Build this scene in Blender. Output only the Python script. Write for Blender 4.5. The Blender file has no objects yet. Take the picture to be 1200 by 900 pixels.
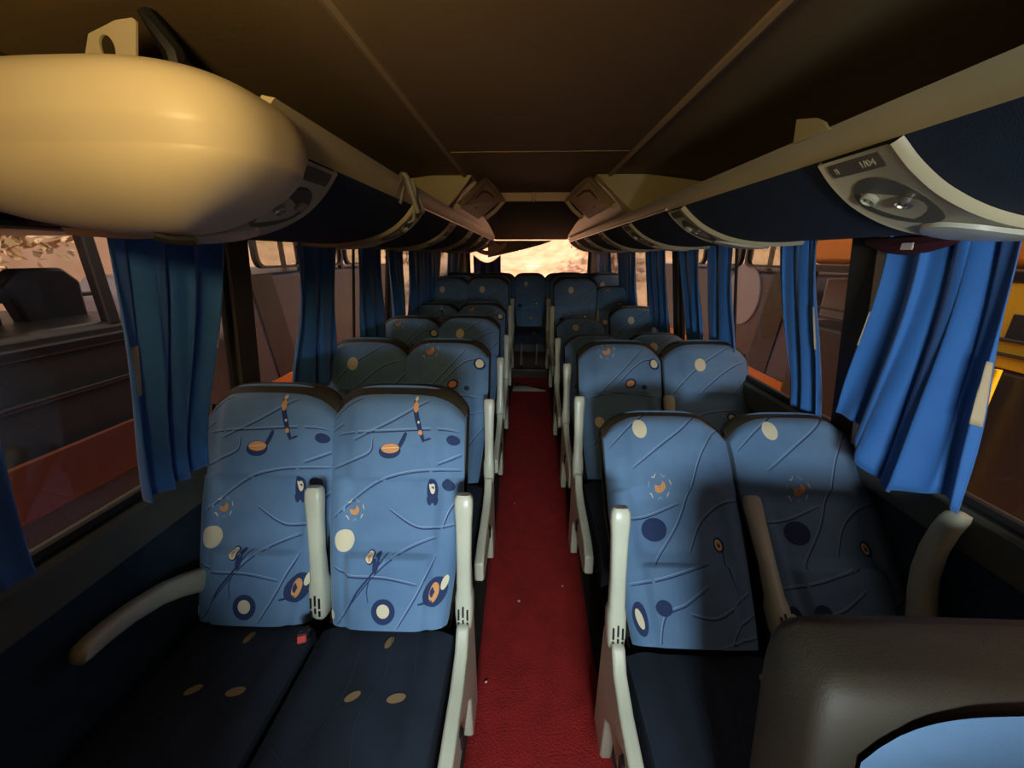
import bpy, math, random
from mathutils import Vector, Matrix
from math import sin, cos, pi, radians as rad
random.seed(4)
S = bpy.context.scene
COL = S.collection

# ------------------------------------------------------------------ camera
cam = bpy.data.cameras.new('camera')
cam.sensor_fit = 'HORIZONTAL'; cam.sensor_width = 36.0
cam.lens = 450.0 / 1200.0 * 36.0
cam.clip_start = 0.02; cam.clip_end = 300
camo = bpy.data.objects.new('camera', cam); COL.objects.link(camo)
camo.location = (0, 0, 1.5)
camo.rotation_euler = (rad(90 - 18.435), 0, rad(2.173))
S.camera = camo

# ------------------------------------------------------------------ view, world, lights
S.view_settings.view_transform = 'Standard'
S.view_settings.look = 'None'
S.view_settings.gamma = 1.0
S.view_settings.use_curve_mapping = False
S.view_settings.exposure = 0.0
try:
    S.cycles.max_bounces = 8
    S.cycles.transparent_max_bounces = 16
    S.cycles.caustics_reflective = False
    S.cycles.caustics_refractive = False
except Exception:
    pass

W = bpy.data.worlds.new('world'); S.world = W; W.use_nodes = True
wn = W.node_tree.nodes; wl = W.node_tree.links
wn.clear()
wo = wn.new('ShaderNodeOutputWorld'); wb = wn.new('ShaderNodeBackground')
wb.inputs['Color'].default_value = (1.0, 0.82, 0.74, 1)
wb.inputs['Strength'].default_value = 2.0
wl.new(wb.outputs[0], wo.inputs[0])

def area(name, loc, look, sx, sy, power, color, spread=180):
    l = bpy.data.lights.new(name, 'AREA'); l.shape = 'RECTANGLE'
    l.size = sx; l.size_y = sy; l.energy = power; l.color = color
    l.spread = rad(spread)
    o = bpy.data.objects.new(name, l); COL.objects.link(o); o.location = loc
    o.rotation_euler = (Vector(look) - Vector(loc)).to_track_quat('-Z', 'Y').to_euler()
    return o
# daylight entering through the windscreen behind the camera
area('windscreen_daylight', (0.15, -.97, 1.30), (0.05, 1.2, 0.80), .42, 0.22, 19, (0.82, 0.93, 1.0), 130)
# warm cab lamp over the front of the aisle
area('cab_ceiling_lamp', (-0.24, -0.12, 1.70), (-0.30, 0.7, 1.93), 0.12, 0.12, 3.0, (1.0, 0.70, 0.30), 125)
# sun on the yard
sun = bpy.data.lights.new('sun', 'SUN'); sun.energy = 15.0; sun.color = (1.0, 0.80, 0.62); sun.angle = rad(3)
so = bpy.data.objects.new('sun', sun); COL.objects.link(so)
so.rotation_euler = (rad(46), 0, rad(0))

# ------------------------------------------------------------------ materials
def P(name, color, rough=0.6, metal=0.0, noise=None, scale=20, bump=0.0, bscale=200, spec=0.5, sheen=0.0, detail=4, coords='Object', stretch=None):
    m = bpy.data.materials.new(name); m.use_nodes = True
    n = m.node_tree.nodes; l = m.node_tree.links
    b = n['Principled BSDF']
    b.inputs['Base Color'].default_value = (*color, 1)
    b.inputs['Roughness'].default_value = rough
    b.inputs['Metallic'].default_value = metal
    if 'Specular IOR Level' in b.inputs: b.inputs['Specular IOR Level'].default_value = spec
    if sheen and 'Sheen Weight' in b.inputs:
        b.inputs['Sheen Weight'].default_value = sheen
    tc = n.new('ShaderNodeTexCoord')
    src = tc.outputs[coords]
    if stretch:
        mp = n.new('ShaderNodeMapping'); mp.inputs['Scale'].default_value = stretch
        l.new(src, mp.inputs[0]); src = mp.outputs[0]
    if noise:
        t = n.new('ShaderNodeTexNoise'); t.inputs['Scale'].default_value = scale; t.inputs['Detail'].default_value = detail
        l.new(src, t.inputs['Vector'])
        r = n.new('ShaderNodeValToRGB')
        r.color_ramp.elements[0].position = 0.3; r.color_ramp.elements[1].position = 0.7
        r.color_ramp.elements[0].color = (*noise, 1); r.color_ramp.elements[1].color = (*color, 1)
        l.new(t.outputs['Fac'], r.inputs['Fac']); l.new(r.outputs['Color'], b.inputs['Base Color'])
    if bump:
        t2 = n.new('ShaderNodeTexNoise'); t2.inputs['Scale'].default_value = bscale; t2.inputs['Detail'].default_value = 3
        l.new(src, t2.inputs['Vector'])
        bp = n.new('ShaderNodeBump'); bp.inputs['Strength'].default_value = bump; bp.inputs['Distance'].default_value = 0.01
        l.new(t2.outputs['Fac'], bp.inputs['Height']); l.new(bp.outputs['Normal'], b.inputs['Normal'])
    return m

def glass(name, tint, gloss=0.12):
    m = bpy.data.materials.new(name); m.use_nodes = True
    n = m.node_tree.nodes; l = m.node_tree.links; n.clear()
    o = n.new('ShaderNodeOutputMaterial'); mx = n.new('ShaderNodeMixShader')
    t = n.new('ShaderNodeBsdfTransparent'); t.inputs[0].default_value = (*tint, 1)
    g = n.new('ShaderNodeBsdfGlossy'); g.inputs['Roughness'].default_value = 0.03
    f = n.new('ShaderNodeLayerWeight'); f.inputs['Blend'].default_value = 0.5
    pw = n.new('ShaderNodeMath'); pw.operation = 'POWER'; pw.inputs[1].default_value = 4.0
    ml = n.new('ShaderNodeMath'); ml.operation = 'MULTIPLY_ADD'; ml.inputs[1].default_value = 0.5; ml.inputs[2].default_value = 0.035
    l.new(f.outputs['Facing'], pw.inputs[0]); l.new(pw.outputs[0], ml.inputs[0]); l.new(ml.outputs[0], mx.inputs[0]); l.new(t.outputs[0], mx.inputs[1]); l.new(g.outputs[0], mx.inputs[2])
    l.new(mx.outputs[0], o.inputs[0])
    return m

def emit(name, color, s):
    m = bpy.data.materials.new(name); m.use_nodes = True
    b = m.node_tree.nodes['Principled BSDF']
    b.inputs['Base Color'].default_value = (*color, 1)
    b.inputs['Emission Color'].default_value = (*color, 1); b.inputs['Emission Strength'].default_value = s
    return m

M = {}
M['fabric'] = P('blue_seat_fabric', (0.14, 0.27, 0.44), 0.75, noise=(0.10, 0.21, 0.37), scale=9, bump=0.15, bscale=600, sheen=0.2)
M['fabric_dark'] = P('dark_worn_seat_fabric', (0.017, 0.029, 0.050), 0.85, noise=(0.009, 0.016, 0.028), scale=8, bump=0.2, bscale=500)  # worn cushion cloth, darkened further so the colour carries the shade
M['line'] = P('pale_woven_line', (0.30, 0.43, 0.60), 0.8)
M['line_dark'] = P('navy_woven_line', (0.02, 0.045, 0.13), 0.8)
M['cream_dot'] = P('cream_motif', (0.80, 0.72, 0.48), 0.8)
M['orange'] = P('orange_motif', (0.78, 0.36, 0.12), 0.8)
M['navy_blob'] = P('navy_motif', (0.018, 0.04, 0.12), 0.85)
M['line_dim'] = P('dim_woven_line', (0.028, 0.042, 0.062), 0.9)  # cushion pattern colours, dimmed by the same painted shade
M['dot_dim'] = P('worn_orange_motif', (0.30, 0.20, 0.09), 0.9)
M['vinyl'] = P('olive_brown_vinyl', (0.042, 0.034, 0.019), 0.65, noise=(0.034, 0.027, 0.015), scale=12, bump=0.12, bscale=350)
M['plastic'] = P('beige_plastic', (0.60, 0.62, 0.47), 0.32, noise=(0.54, 0.56, 0.42), scale=10)
M['steel'] = P('worn_steel', (0.55, 0.53, 0.48), 0.3, metal=0.9)
M['black'] = P('black_plastic', (0.012, 0.012, 0.013), 0.4)
M['rubber'] = P('black_rubber', (0.010, 0.010, 0.010), 0.75)
M['red_plastic'] = P('red_button_plastic', (0.65, 0.03, 0.02), 0.4)
M['cream'] = P('cream_moulded_plastic', (0.72, 0.62, 0.42), 0.42, noise=(0.67, 0.57, 0.38), scale=6)
M['rail'] = P('cream_painted_rail', (0.56, 0.49, 0.27), 0.4, noise=(0.51, 0.445, 0.24), scale=6)
M['navy_panel'] = P('navy_carpet_panel', (0.016, 0.034, 0.060), 0.9, noise=(0.012, 0.026, 0.048), scale=20, bump=0.2, bscale=500)
M['service'] = P('beige_service_plastic', (0.60, 0.54, 0.33), 0.38)
M['service_dark'] = P('olive_recess_plastic', (0.13, 0.115, 0.075), 0.45)
M['band'] = P('grey_green_trim_vinyl', (0.105, 0.115, 0.085), 0.6, noise=(0.085, 0.095, 0.07), scale=8)
M['wall'] = P('navy_wall_carpet', (0.016, 0.05, 0.085), 0.95, noise=(0.012, 0.036, 0.062), scale=15, bump=0.3, bscale=400)
M['ceiling'] = P('tan_ceiling_lining', (0.27, 0.185, 0.085), 0.75, noise=(0.22, 0.15, 0.07), scale=1.6, bump=0.05, bscale=60)
M['ceil_rib'] = P('tan_ceiling_rib', (0.42, 0.31, 0.17), 0.5)
M['carpet'] = P('red_carpet', (0.42, 0.018, 0.014), 0.95, noise=(0.30, 0.012, 0.010), scale=14, bump=0.6, bscale=160, detail=8)
M['floor'] = P('dark_rubber_floor', (0.02, 0.018, 0.016), 0.7, noise=(0.03, 0.026, 0.02), scale=10)
M['podium'] = P('dark_brown_podium', (0.05, 0.035, 0.02), 0.7, noise=(0.035, 0.025, 0.015), scale=10)
M['curtain'] = P('blue_curtain_cloth', (0.035, 0.19, 0.55), 0.7, noise=(0.028, 0.155, 0.47), scale=7, bump=0.1, bscale=400, sheen=0.3)
M['tape'] = P('beige_touch_tape', (0.62, 0.50, 0.30), 0.8)
M['pillar'] = P('dark_olive_pillar', (0.045, 0.040, 0.026), 0.6)
M['strip'] = P('beige_pillar_strip', (0.75, 0.68, 0.50), 0.5)
M['tint'] = glass('tinted_window_glass', (0.60, 0.57, 0.54))
M['clear'] = glass('rear_window_glass', (0.88, 0.80, 0.78))
M['maroon'] = P('maroon_cloth', (0.06, 0.008, 0.012), 0.8)
M['cloth_grey'] = P('grey_cloth', (0.33, 0.32, 0.28), 0.8)
M['grey_fascia'] = P('grey_moulded_fascia', (0.045, 0.037, 0.033), 0.9, spec=0.15)
M['hatch'] = P('pinkish_cream_panel', (0.82, 0.62, 0.48), 0.5)
M['purple'] = P('violet_blue_curtain', (0.06, 0.06, 0.20), 0.8)
M['patch'] = P('worn_grey_patch', (0.42, 0.36, 0.26), 0.9, noise=(0.36, 0.28, 0.2), scale=40)
M['white_bit'] = P('pale_paper_scrap', (0.8, 0.76, 0.7), 0.8)
# outside
M['soil'] = P('red_earth', (0.42, 0.15, 0.07), 0.95, noise=(0.32, 0.16, 0.09), scale=0.8, detail=8)
M['leaf'] = P('dusty_foliage', (0.34, 0.32, 0.18), 0.9, noise=(0.62, 0.50, 0.34), scale=3, detail=8)
M['bark'] = P('pale_bark', (0.35, 0.24, 0.16), 0.9)
M['bank'] = P('dry_earth_bank', (0.50, 0.36, 0.27), 0.95, noise=(0.24, 0.19, 0.11), scale=1.6, detail=9)
M['yellow'] = P('yellow_bus_paint', (0.95, 0.62, 0.03), 0.35)
M['orange_paint'] = P('orange_bus_paint', (0.80, 0.27, 0.02), 0.4)
M['white_paint'] = P('white_van_paint', (0.40, 0.39, 0.46), 0.3)
M['dull_paint'] = P('dull_grey_violet_paint', (0.085, 0.08, 0.11), 0.35)
M['grey_paint'] = P('grey_bus_paint', (0.04, 0.04, 0.038), 0.4)
M['dark_glass'] = P('dark_vehicle_glass', (0.02, 0.02, 0.022), 0.1)
M['car_glass'] = glass('vehicle_window_glass', (0.85, 0.85, 0.82))
M['tyre'] = P('tyre_rubber', (0.02, 0.02, 0.02), 0.85)
M['wallpaint'] = P('pale_yard_wall_render', (0.88, 0.82, 0.70), 0.9, noise=(0.68, 0.58, 0.46), scale=2, detail=6)
M['roofing'] = P('rust_roof_sheet', (0.12, 0.032, 0.016), 0.8)

# ------------------------------------------------------------------ mesh helper
class MB:
    def __init__(s): s.v = []; s.f = []; s.m = []
    def add(s, vs, fs, mi=0):
        o = len(s.v); s.v += [tuple(p) for p in vs]
        for f in fs: s.f.append([o + i for i in f]); s.m.append(mi)
        return s
    def box(s, c, d, mi=0, R=None):
        x, y, z = d[0] / 2, d[1] / 2, d[2] / 2
        vs = [Vector((sx * x, sy * y, sz * z)) for sx in (-1, 1) for sy in (-1, 1) for sz in (-1, 1)]
        if R: vs = [R @ p for p in vs]
        vs = [p + Vector(c) for p in vs]
        return s.add(vs, [(0, 1, 3, 2), (4, 6, 7, 5), (0, 4, 5, 1), (2, 3, 7, 6), (0, 2, 6, 4), (1, 5, 7, 3)], mi)
    def grid(s, fn, nu, nv, mi=0, flip=False):
        vs = [fn(i / nu, j / nv) for j in range(nv + 1) for i in range(nu + 1)]
        fs = []
        for j in range(nv):
            for i in range(nu):
                a = j * (nu + 1) + i
                q = (a, a + 1, a + nu + 2, a + nu + 1)
                fs.append(q[::-1] if flip else q)
        return s.add(vs, fs, mi)
    def loft(s, rings, mi=0, close=True, cap=True):
        n = len(rings[0]); vs = [p for r in rings for p in r]; fs = []
        for k in range(len(rings) - 1):
            for i in range(n if close else n - 1):
                j = (i + 1) % n
                fs.append((k * n + i, k * n + j, (k + 1) * n + j, (k + 1) * n + i))
        if cap:
            fs.append(tuple(range(n))[::-1]); fs.append(tuple((len(rings) - 1) * n + i for i in range(n)))
        return s.add(vs, fs, mi)
    def tube(s, path, r, n=8, mi=0, cap=True):
        path = [Vector(p) for p in path]; rings = []
        for i, p in enumerate(path):
            a = path[max(i - 1, 0)]; b = path[min(i + 1, len(path) - 1)]
            d = (b - a).normalized()
            up = Vector((0, 0, 1)) if abs(d.z) < 0.9 else Vector((0, 1, 0))
            u = d.cross(up).normalized(); w = d.cross(u)
            rr = r[i] if isinstance(r, (list, tuple)) else r
            rings.append([p + (u * cos(2 * pi * k / n) + w * sin(2 * pi * k / n)) * rr for k in range(n)])
        return s.loft(rings, mi, True, cap)
    def cyl(s, c, r, h, axis='z', n=20, mi=0, r2=None):
        c = Vector(c); ax = {'x': Vector((1, 0, 0)), 'y': Vector((0, 1, 0)), 'z': Vector((0, 0, 1))}[axis]
        u = ax.orthogonal().normalized(); w = ax.cross(u)
        r2 = r if r2 is None else r2
        rings = [[c + ax * (t * h) + (u * cos(2 * pi * k / n) + w * sin(2 * pi * k / n)) * q for k in range(n)] for t, q in ((-.5, r), (.5, r2))]
        return s.loft(rings, mi)
    def prism(s, pts, axis, a, b, mi=0):
        # pts 2D outline extruded along axis
        def mk(p, t):
            if axis == 'x': return (t, p[0], p[1])
            if axis == 'y': return (p[0], t, p[1])
            return (p[0], p[1], t)
        return s.loft([[mk(p, a) for p in pts], [mk(p, b) for p in pts]], mi)
    def build(s, name, mats, parent=None, smooth=True, bevel=0, seg=2, angle=40, loc=None, rot=None, solid=0, sub=0):
        me = bpy.data.meshes.new(name); me.from_pydata(s.v, [], s.f); me.update()
        if not isinstance(mats, (list, tuple)): mats = [mats]
        for m in mats: me.materials.append(M[m] if isinstance(m, str) else m)
        for p, i in zip(me.polygons, s.m): p.material_index = i; p.use_smooth = smooth
        import bmesh
        bm = bmesh.new(); bm.from_mesh(me)
        if not getattr(s, 'nonorm', False): bmesh.ops.recalc_face_normals(bm, faces=bm.faces)
        bm.to_mesh(me); bm.free()
        if smooth:
            try: me.set_sharp_from_angle(angle=rad(angle))
            except Exception: pass
        o = bpy.data.objects.new(name, me); COL.objects.link(o)
        if solid:
            q = o.modifiers.new('solid', 'SOLIDIFY'); q.thickness = solid; q.offset = 0
        if bevel:
            q = o.modifiers.new('bevel', 'BEVEL'); q.width = bevel; q.segments = seg; q.limit_method = 'ANGLE'; q.angle_limit = rad(35)
        if sub:
            q = o.modifiers.new('sub', 'SUBSURF'); q.levels = sub; q.render_levels = sub
        if parent: o.parent = parent
        if loc: o.location = loc
        if rot: o.rotation_euler = rot
        return o

def thing(name, label, cat, loc=(0, 0, 0), rz=0, group=None):
    o = bpy.data.objects.new(name, None); COL.objects.link(o)
    o.empty_display_size = 0.1
    o.location = loc; o.rotation_euler = (0, 0, rz); tag(o, label, cat, group); return o
def tag(o, label=None, cat=None, group=None, kind=None):
    if label: o['label'] = label
    if cat: o['category'] = cat
    if group: o['group'] = group
    if kind: o['kind'] = kind
    return o
def struct(o): o['kind'] = 'structure'; return o

# ------------------------------------------------------------------ dimensions
XR_T, XR_B = 0.97, 1.07      # window plane, top and sill (right side leans outward going down)
XL_T, XL_B = -0.90, -0.985
SILL_R, SILL_L = 0.925, 0.905
TOPZ = 1.60
Y0, Y1 = -1.05, 5.75          # front and rear of the saloon
CEIL = 1.90

def wx(side, z):
    if side > 0: return XR_B + (XR_T - XR_B) * (z - SILL_R) / (TOPZ - SILL_R)
    return XL_B + (XL_T - XL_B) * (z - SILL_L) / (TOPZ - SILL_L)

# ------------------------------------------------------------------ floor, ceiling, walls
b = MB(); b.box((0.04, (Y0 + Y1) / 2, -0.03), (2.4, Y1 - Y0 + .2, 0.06)); struct(b.build('floor', 'floor', smooth=False))

# aisle carpet (laid on the floor)
b = MB()
def carpet(u, v):
    y = -1.0 + v * 5.75; x = -0.175 + u * 0.455
    x += 0.004 * sin(y * 7 + u * 3)
    return (x, y, 0.012 + 0.0025 * sin(y * 5.3 + u * 4) + 0.0018 * sin(y * 13 + u * 9))
b.grid(carpet, 14, 200)
c = b.build('aisle_carpet', 'carpet', solid=0.008)
tag(c, 'long worn red carpet runner along the aisle floor', 'carpet')
b = MB()
b.add([(-.155, 4.18, .0215), (.235, 4.18, .0215), (.24, 4.27, .0215), (.10, 4.33, .0215), (-.02, 4.45, .0215), (-.11, 4.50, .0215), (-.15, 4.48, .0215)], [(0, 1, 2, 3, 4, 5, 6)])
tag(b.build('floor_patch', 'patch', solid=0.003), 'torn greyish patch lying across the far end of the red carpet', 'patch')
for k, (x, y) in enumerate([(-.02, 1.33), (.185, 1.42), (-.06, 2.05), (-.13, .98)]):
    b = MB(); a = k * 1.1
    b.add([(x, y, .021), (x + .008 * cos(a), y + .008 * sin(a), .026), (x + .003, y + .012, .022), (x - .006, y + .006, .024)], [(0, 1, 2), (0, 2, 3)])
    o = b.build('paper_scrap', 'white_bit', solid=0.001)
    tag(o, ['tiny pale scrap on the red carpet beside the first bench opposite the pod', 'tiny pale scrap in the middle of the red carpet', 'tiny pale scrap on the red carpet far back', 'tiny pale scrap on the red carpet near the front armrest'][k], 'litter')

# podiums under the rear rows
b = MB()
b.box((-.605, 4.0, .075), (.86, 1.40, .15)); b.box((.70, 4.0, .075), (.86, 1.40, .15)); b.box((.0475, 5.235, .055), (2.1, 1.03, .11))
struct(b.build('floor_podium', 'podium', smooth=False))
# metal nosing on the rear step
b = MB(); b.box((.0475, 4.74, .111), (.45, .03, .012))
struct(b.build('trim_1', 'steel', smooth=False))

# ceiling
b = MB()
def ceil(u, v):
    x = -1.12 + 2.32 * u; y = Y0 + (Y1 - Y0) * v
    d = abs(x - .04)
    z = CEIL if d < .62 else CEIL - .55 * (d - .62) ** 2
    return (x, y, z)
b.grid(ceil, 40, 8)
struct(b.build('ceiling', 'ceiling', solid=0.02))
for k, x in enumerate((-.325, .412)):
    b = MB()
    prof = [(-.012, 0), (-.010, -.009), (0, -.013), (.010, -.009), (.012, 0)]
    b.loft([[(x + p[0], y, CEIL - .008 + p[1]) for p in prof] for y in (Y0 + .05, 2.19)])
    struct(b.build('trim_%d' % (2 + k), 'ceil_rib'))
for k, y in enumerate((1.72,)):
    b = MB(); b.box((.043, y, CEIL - .011), (.70, .006, .003))
    struct(b.build('trim_%d' % (4 + k), 'ceil_rib', smooth=False))

# side walls below the windows + trim band, rear wall, front wall
for side, nm in ((-1, 'left'), (1, 'right')):
    sz = SILL_R if side > 0 else SILL_L
    bz = .825 if side > 0 else .80
    xs = wx(side, sz)
    b = MB()
    b.prism([(xs - side * .0, 0), (xs + side * .0, bz), (xs + side * .06, bz), (xs + side * .06, 0)], 'y', Y0, Y1)
    struct(b.build('wall_' + nm, 'wall', smooth=False))
    b = MB()
    b.prism([(xs - side * .018, bz), (xs - side * .018, sz - .012), (xs - side * .008, sz), (xs + side * .07, sz), (xs + side * .07, bz)], 'y', Y0, Y1)
    struct(b.build('trim_%d' % (8 + (side > 0)), 'band', smooth=False))
    b = MB()   # strip of wall above the windows
    xt = wx(side, 1.57)
    b.prism([(xt, 1.565), (xt - side * .0, 1.93), (xt + side * .05, 1.93), (xt + side * .05, 1.565)], 'y', Y0, Y1)
    struct(b.build('wall_upper_' + nm, 'pillar', smooth=False))

# side windows: pillars divide the glass band
PR = [-.14, 1.215, 2.72, 4.15, 5.68]
PL = [-.14, 1.235, 2.72, 4.15, 5.68]
wi = 0
for side, PP in ((-1, PL), (1, PR)):
    sz = SILL_R if side > 0 else SILL_L
    for i, y in enumerate(PP):
        hw = .045
        b = MB()
        x0, x1 = wx(side, sz), wx(side, 1.58)
        off = -side * .012; th = side * .05
        b.loft([[(x0 + off, y - hw, sz), (x0 + off, y + hw, sz), (x0 + off + th, y + hw, sz), (x0 + off + th, y - hw, sz)],
                [(x1 + off, y - hw, 1.58), (x1 + off, y + hw, 1.58), (x1 + off + th, y + hw, 1.58), (x1 + off + th, y - hw, 1.58)]])
        struct(b.build('pillar_%s_%d' % ('right' if side > 0 else 'left', i + 1), 'pillar', smooth=False, bevel=.004))
    for i in range(len(PP) - 1):
        wi += 1
        ya, yb = PP[i] + .045, PP[i + 1] - .045
        w = bpy.data.objects.new('window_%d' % wi, None); COL.objects.link(w); w['kind'] = 'structure'
        x0, x1 = wx(side, sz) + side * .02, wx(side, 1.57) + side * .02
        b = MB(); b.loft([[(x0, ya, sz), (x0, yb, sz), (x0 + side * .005, yb, sz), (x0 + side * .005, ya, sz)],
                          [(x1, ya, 1.57), (x1, yb, 1.57), (x1 + side * .005, yb, 1.57), (x1 + side * .005, ya, 1.57)]])
        b.build('pane', 'tint', w, smooth=False)
        b = MB()
        def bar(y0, z0, y1, z1, t=.011):
            b.tube([(wx(side, z0) + side * .012, y0, z0), (wx(side, z1) + side * .012, y1, z1)], t, 6)
        bar(ya, sz + .01, yb, sz + .01, .014); bar(ya, 1.56, yb, 1.56); bar(ya + .006, sz, ya + .006, 1.56); bar(yb - .006, sz, yb - .006, 1.56)
        ym = ya + (yb - ya) * (.60 if side < 0 else .5)
        if i > 0: bar(ym, sz, ym, 1.56, .008)
        b.build('window_frame', 'rubber', w)
for side, nm in ((-1, 'left'), (1, 'right')):
    b = MB(); xs = wx(side, .9)
    b.prism([(xs, .80), (wx(side, 1.58), 1.58), (wx(side, 1.58) + side * .05, 1.58), (xs + side * .05, .80)], 'y', Y0, -.185)
    struct(b.build('wall_cab_' + nm, 'grey_fascia', smooth=False))  # cab sides built solid, without windows, to keep daylight out
# pale strip beside the pillar
b = MB()
x0, x1 = XR_B - .014, wx(1, 1.57) - .014
b.loft([[(x0, 1.125, SILL_R), (x0, 1.165, SILL_R), (x0 + .01, 1.165, SILL_R), (x0 + .01, 1.125, SILL_R)],
        [(x1, 1.125, 1.57), (x1, 1.165, 1.57), (x1 + .01, 1.165, 1.57), (x1 + .01, 1.125, 1.57)]])
struct(b.build('trim_10', 'strip', smooth=False, bevel=.002))

# rear wall with window
b = MB()
b.box((.04, Y1 + .03, .55), (2.2, .06, 1.10)); b.box((.04, Y1 + .03, 1.86), (2.2, .06, .20))
b.box((-.96, Y1 + .03, 1.43), (.26, .06, .66)); b.box((1.00, Y1 + .03, 1.43), (.26, .06, .66))
struct(b.build('wall_rear', 'band', smooth=False))
w = bpy.data.objects.new('window_20', None); COL.objects.link(w); w['kind'] = 'structure'
b = MB(); b.box((.02, Y1 + .03, 1.43), (1.72, .006, .68)); b.build('pane', 'clear', w, smooth=False)
b = MB()
b.tube([(-.83, Y1 - .005, 1.10), (.87, Y1 - .005, 1.10)], .016, 6); b.tube([(-.83, Y1 - .005, 1.10), (-.83, Y1 - .005, 1.76)], .016, 6); b.tube([(.87, Y1 - .005, 1.10), (.87, Y1 - .005, 1.76)], .016, 6)
b.build('window_frame', 'rubber', w)
for k, x in enumerate((-.93, .95)):
    b = MB(); b.box((x, Y1 - .012, 1.44), (.10, .02, .62)); b.box((x + .03 * (1 if k == 0 else -1), Y1 - .028, 1.44), (.02, .02, .62))
    struct(b.build('trim_%d' % (11 + k), 'strip', smooth=False, bevel=.004))

# front of the saloon (behind the camera): dash wall and windscreen, kept small to let in less light
b = MB(); b.box((.04, Y0 - .03, .55), (2.3, .06, 1.1)); b.box((.04, Y0 - .03, 1.71), (2.3, .06, .42)); b.box((-.78, Y0 - .03, 1.3), (.66, .06, .4)); b.box((.86, Y0 - .03, 1.3), (.66, .06, .4))
struct(b.build('wall_front', 'grey_fascia', smooth=False))
w = bpy.data.objects.new('window_21', None); COL.objects.link(w); w['kind'] = 'structure'
b = MB(); b.box((.04, Y0 - .03, 1.30), (1.0, .006, .40)); b.build('pane', 'tint', w, smooth=False)

# added unseen low partitions, placed to shade the cushions from windscreen light
for k, (xa, xb) in enumerate(((-.98, -.19), (.29, 1.06))):
    t = thing('partition', ['low panelled partition ahead of the first seats on the pod side', 'low panelled partition ahead of the large front seat'][k], 'partition', ((xa + xb) / 2, -.18, 0))
    w_ = xb - xa; hh = 0 if k == 0 else .12
    b = MB(); b.box((0, 0, .50 + hh / 2), (w_, .03, .92 + hh)); b.build('panel', 'navy_panel', t, bevel=.01)
    b = MB(); b.tube([(-w_ / 2 + .02, 0, 0), (-w_ / 2 + .02, 0, .94 + hh), (-w_ / 2 + .05, 0, .97 + hh), (w_ / 2 - .05, 0, .97 + hh), (w_ / 2 - .02, 0, .94 + hh), (w_ / 2 - .02, 0, 0)], .015, 10)
    b.build('rail', 'steel', t)

t = thing('driver_screen', 'dark screen hanging from the ceiling behind the driver', 'screen', (-.58, -.18, 1.90))  # added unseen screen, shaped to block light from left wall and rear rows
b = MB(); b.box((0, 0, -.39), (.76, .02, .76)); b.build('panel', 'navy_panel', t, bevel=.008)
b = MB(); b.box((-.04, 0, -.85), (.70, .02, .19)); b.build('lower_panel', 'navy_panel', t, bevel=.008)  # closes the gap so the left wall stays in shade
b = MB(); b.box((.66, 0, -.3425), (.56, .02, .665)); b.build('aisle_panel', 'navy_panel', t, bevel=.008)  # visor over the aisle, added to dim the rear rows
b = MB(); b.tube([(-.36, 0, -.01), (-.36, .02, -.74), (-.34, .02, -.76), (.37, .02, -.76), (.385, .02, -.74), (.385, 0, -.01)], .013, 8); b.build('frame', 'steel', t)

# ------------------------------------------------------------------ overhead racks
def rack_prof(side, z_off=0):
    if side > 0:
        rail = [(.500, 1.7035), (.512, 1.692), (.522, 1.676), (.525, 1.661)]
        belly = [(.525, 1.661), (.56, 1.628), (.61, 1.594), (.68, 1.565), (.76, 1.549), (.86, 1.545), (.965, 1.553)]
    else:
        rail = [(-.400, 1.736), (-.412, 1.722), (-.421, 1.700), (-.425, 1.678)]
        belly = [(-.425, 1.678), (-.46, 1.638), (-.51, 1.600), (-.58, 1.570), (-.66, 1.552), (-.76, 1.545), (-.885, 1.553)]
    return rail, belly
def smoothp(pts, n=5):
    out = []
    for i in range(len(pts) - 1):
        p0 = pts[max(i - 1, 0)]; p1 = pts[i]; p2 = pts[i + 1]; p3 = pts[min(i + 2, len(pts) - 1)]
        for k in range(n):
            t = k / n
            out.append(tuple(.5 * ((2 * p1[a]) + (-p0[a] + p2[a]) * t + (2 * p0[a] - 5 * p1[a] + 4 * p2[a] - p3[a]) * t * t + (-p0[a] + 3 * p1[a] - 3 * p2[a] + p3[a]) * t ** 3) for a in (0, 1)))
    out.append(pts[-1]); return out
def offs(pts, d):
    out = []
    for i, p in enumerate(pts):
        a = pts[max(i - 1, 0)]; c = pts[min(i + 1, len(pts) - 1)]
        tx, tz = c[0] - a[0], c[1] - a[1]; L = math.hypot(tx, tz)
        out.append((p[0] + tz / L * d, p[1] - tx / L * d))
    return out

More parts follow.
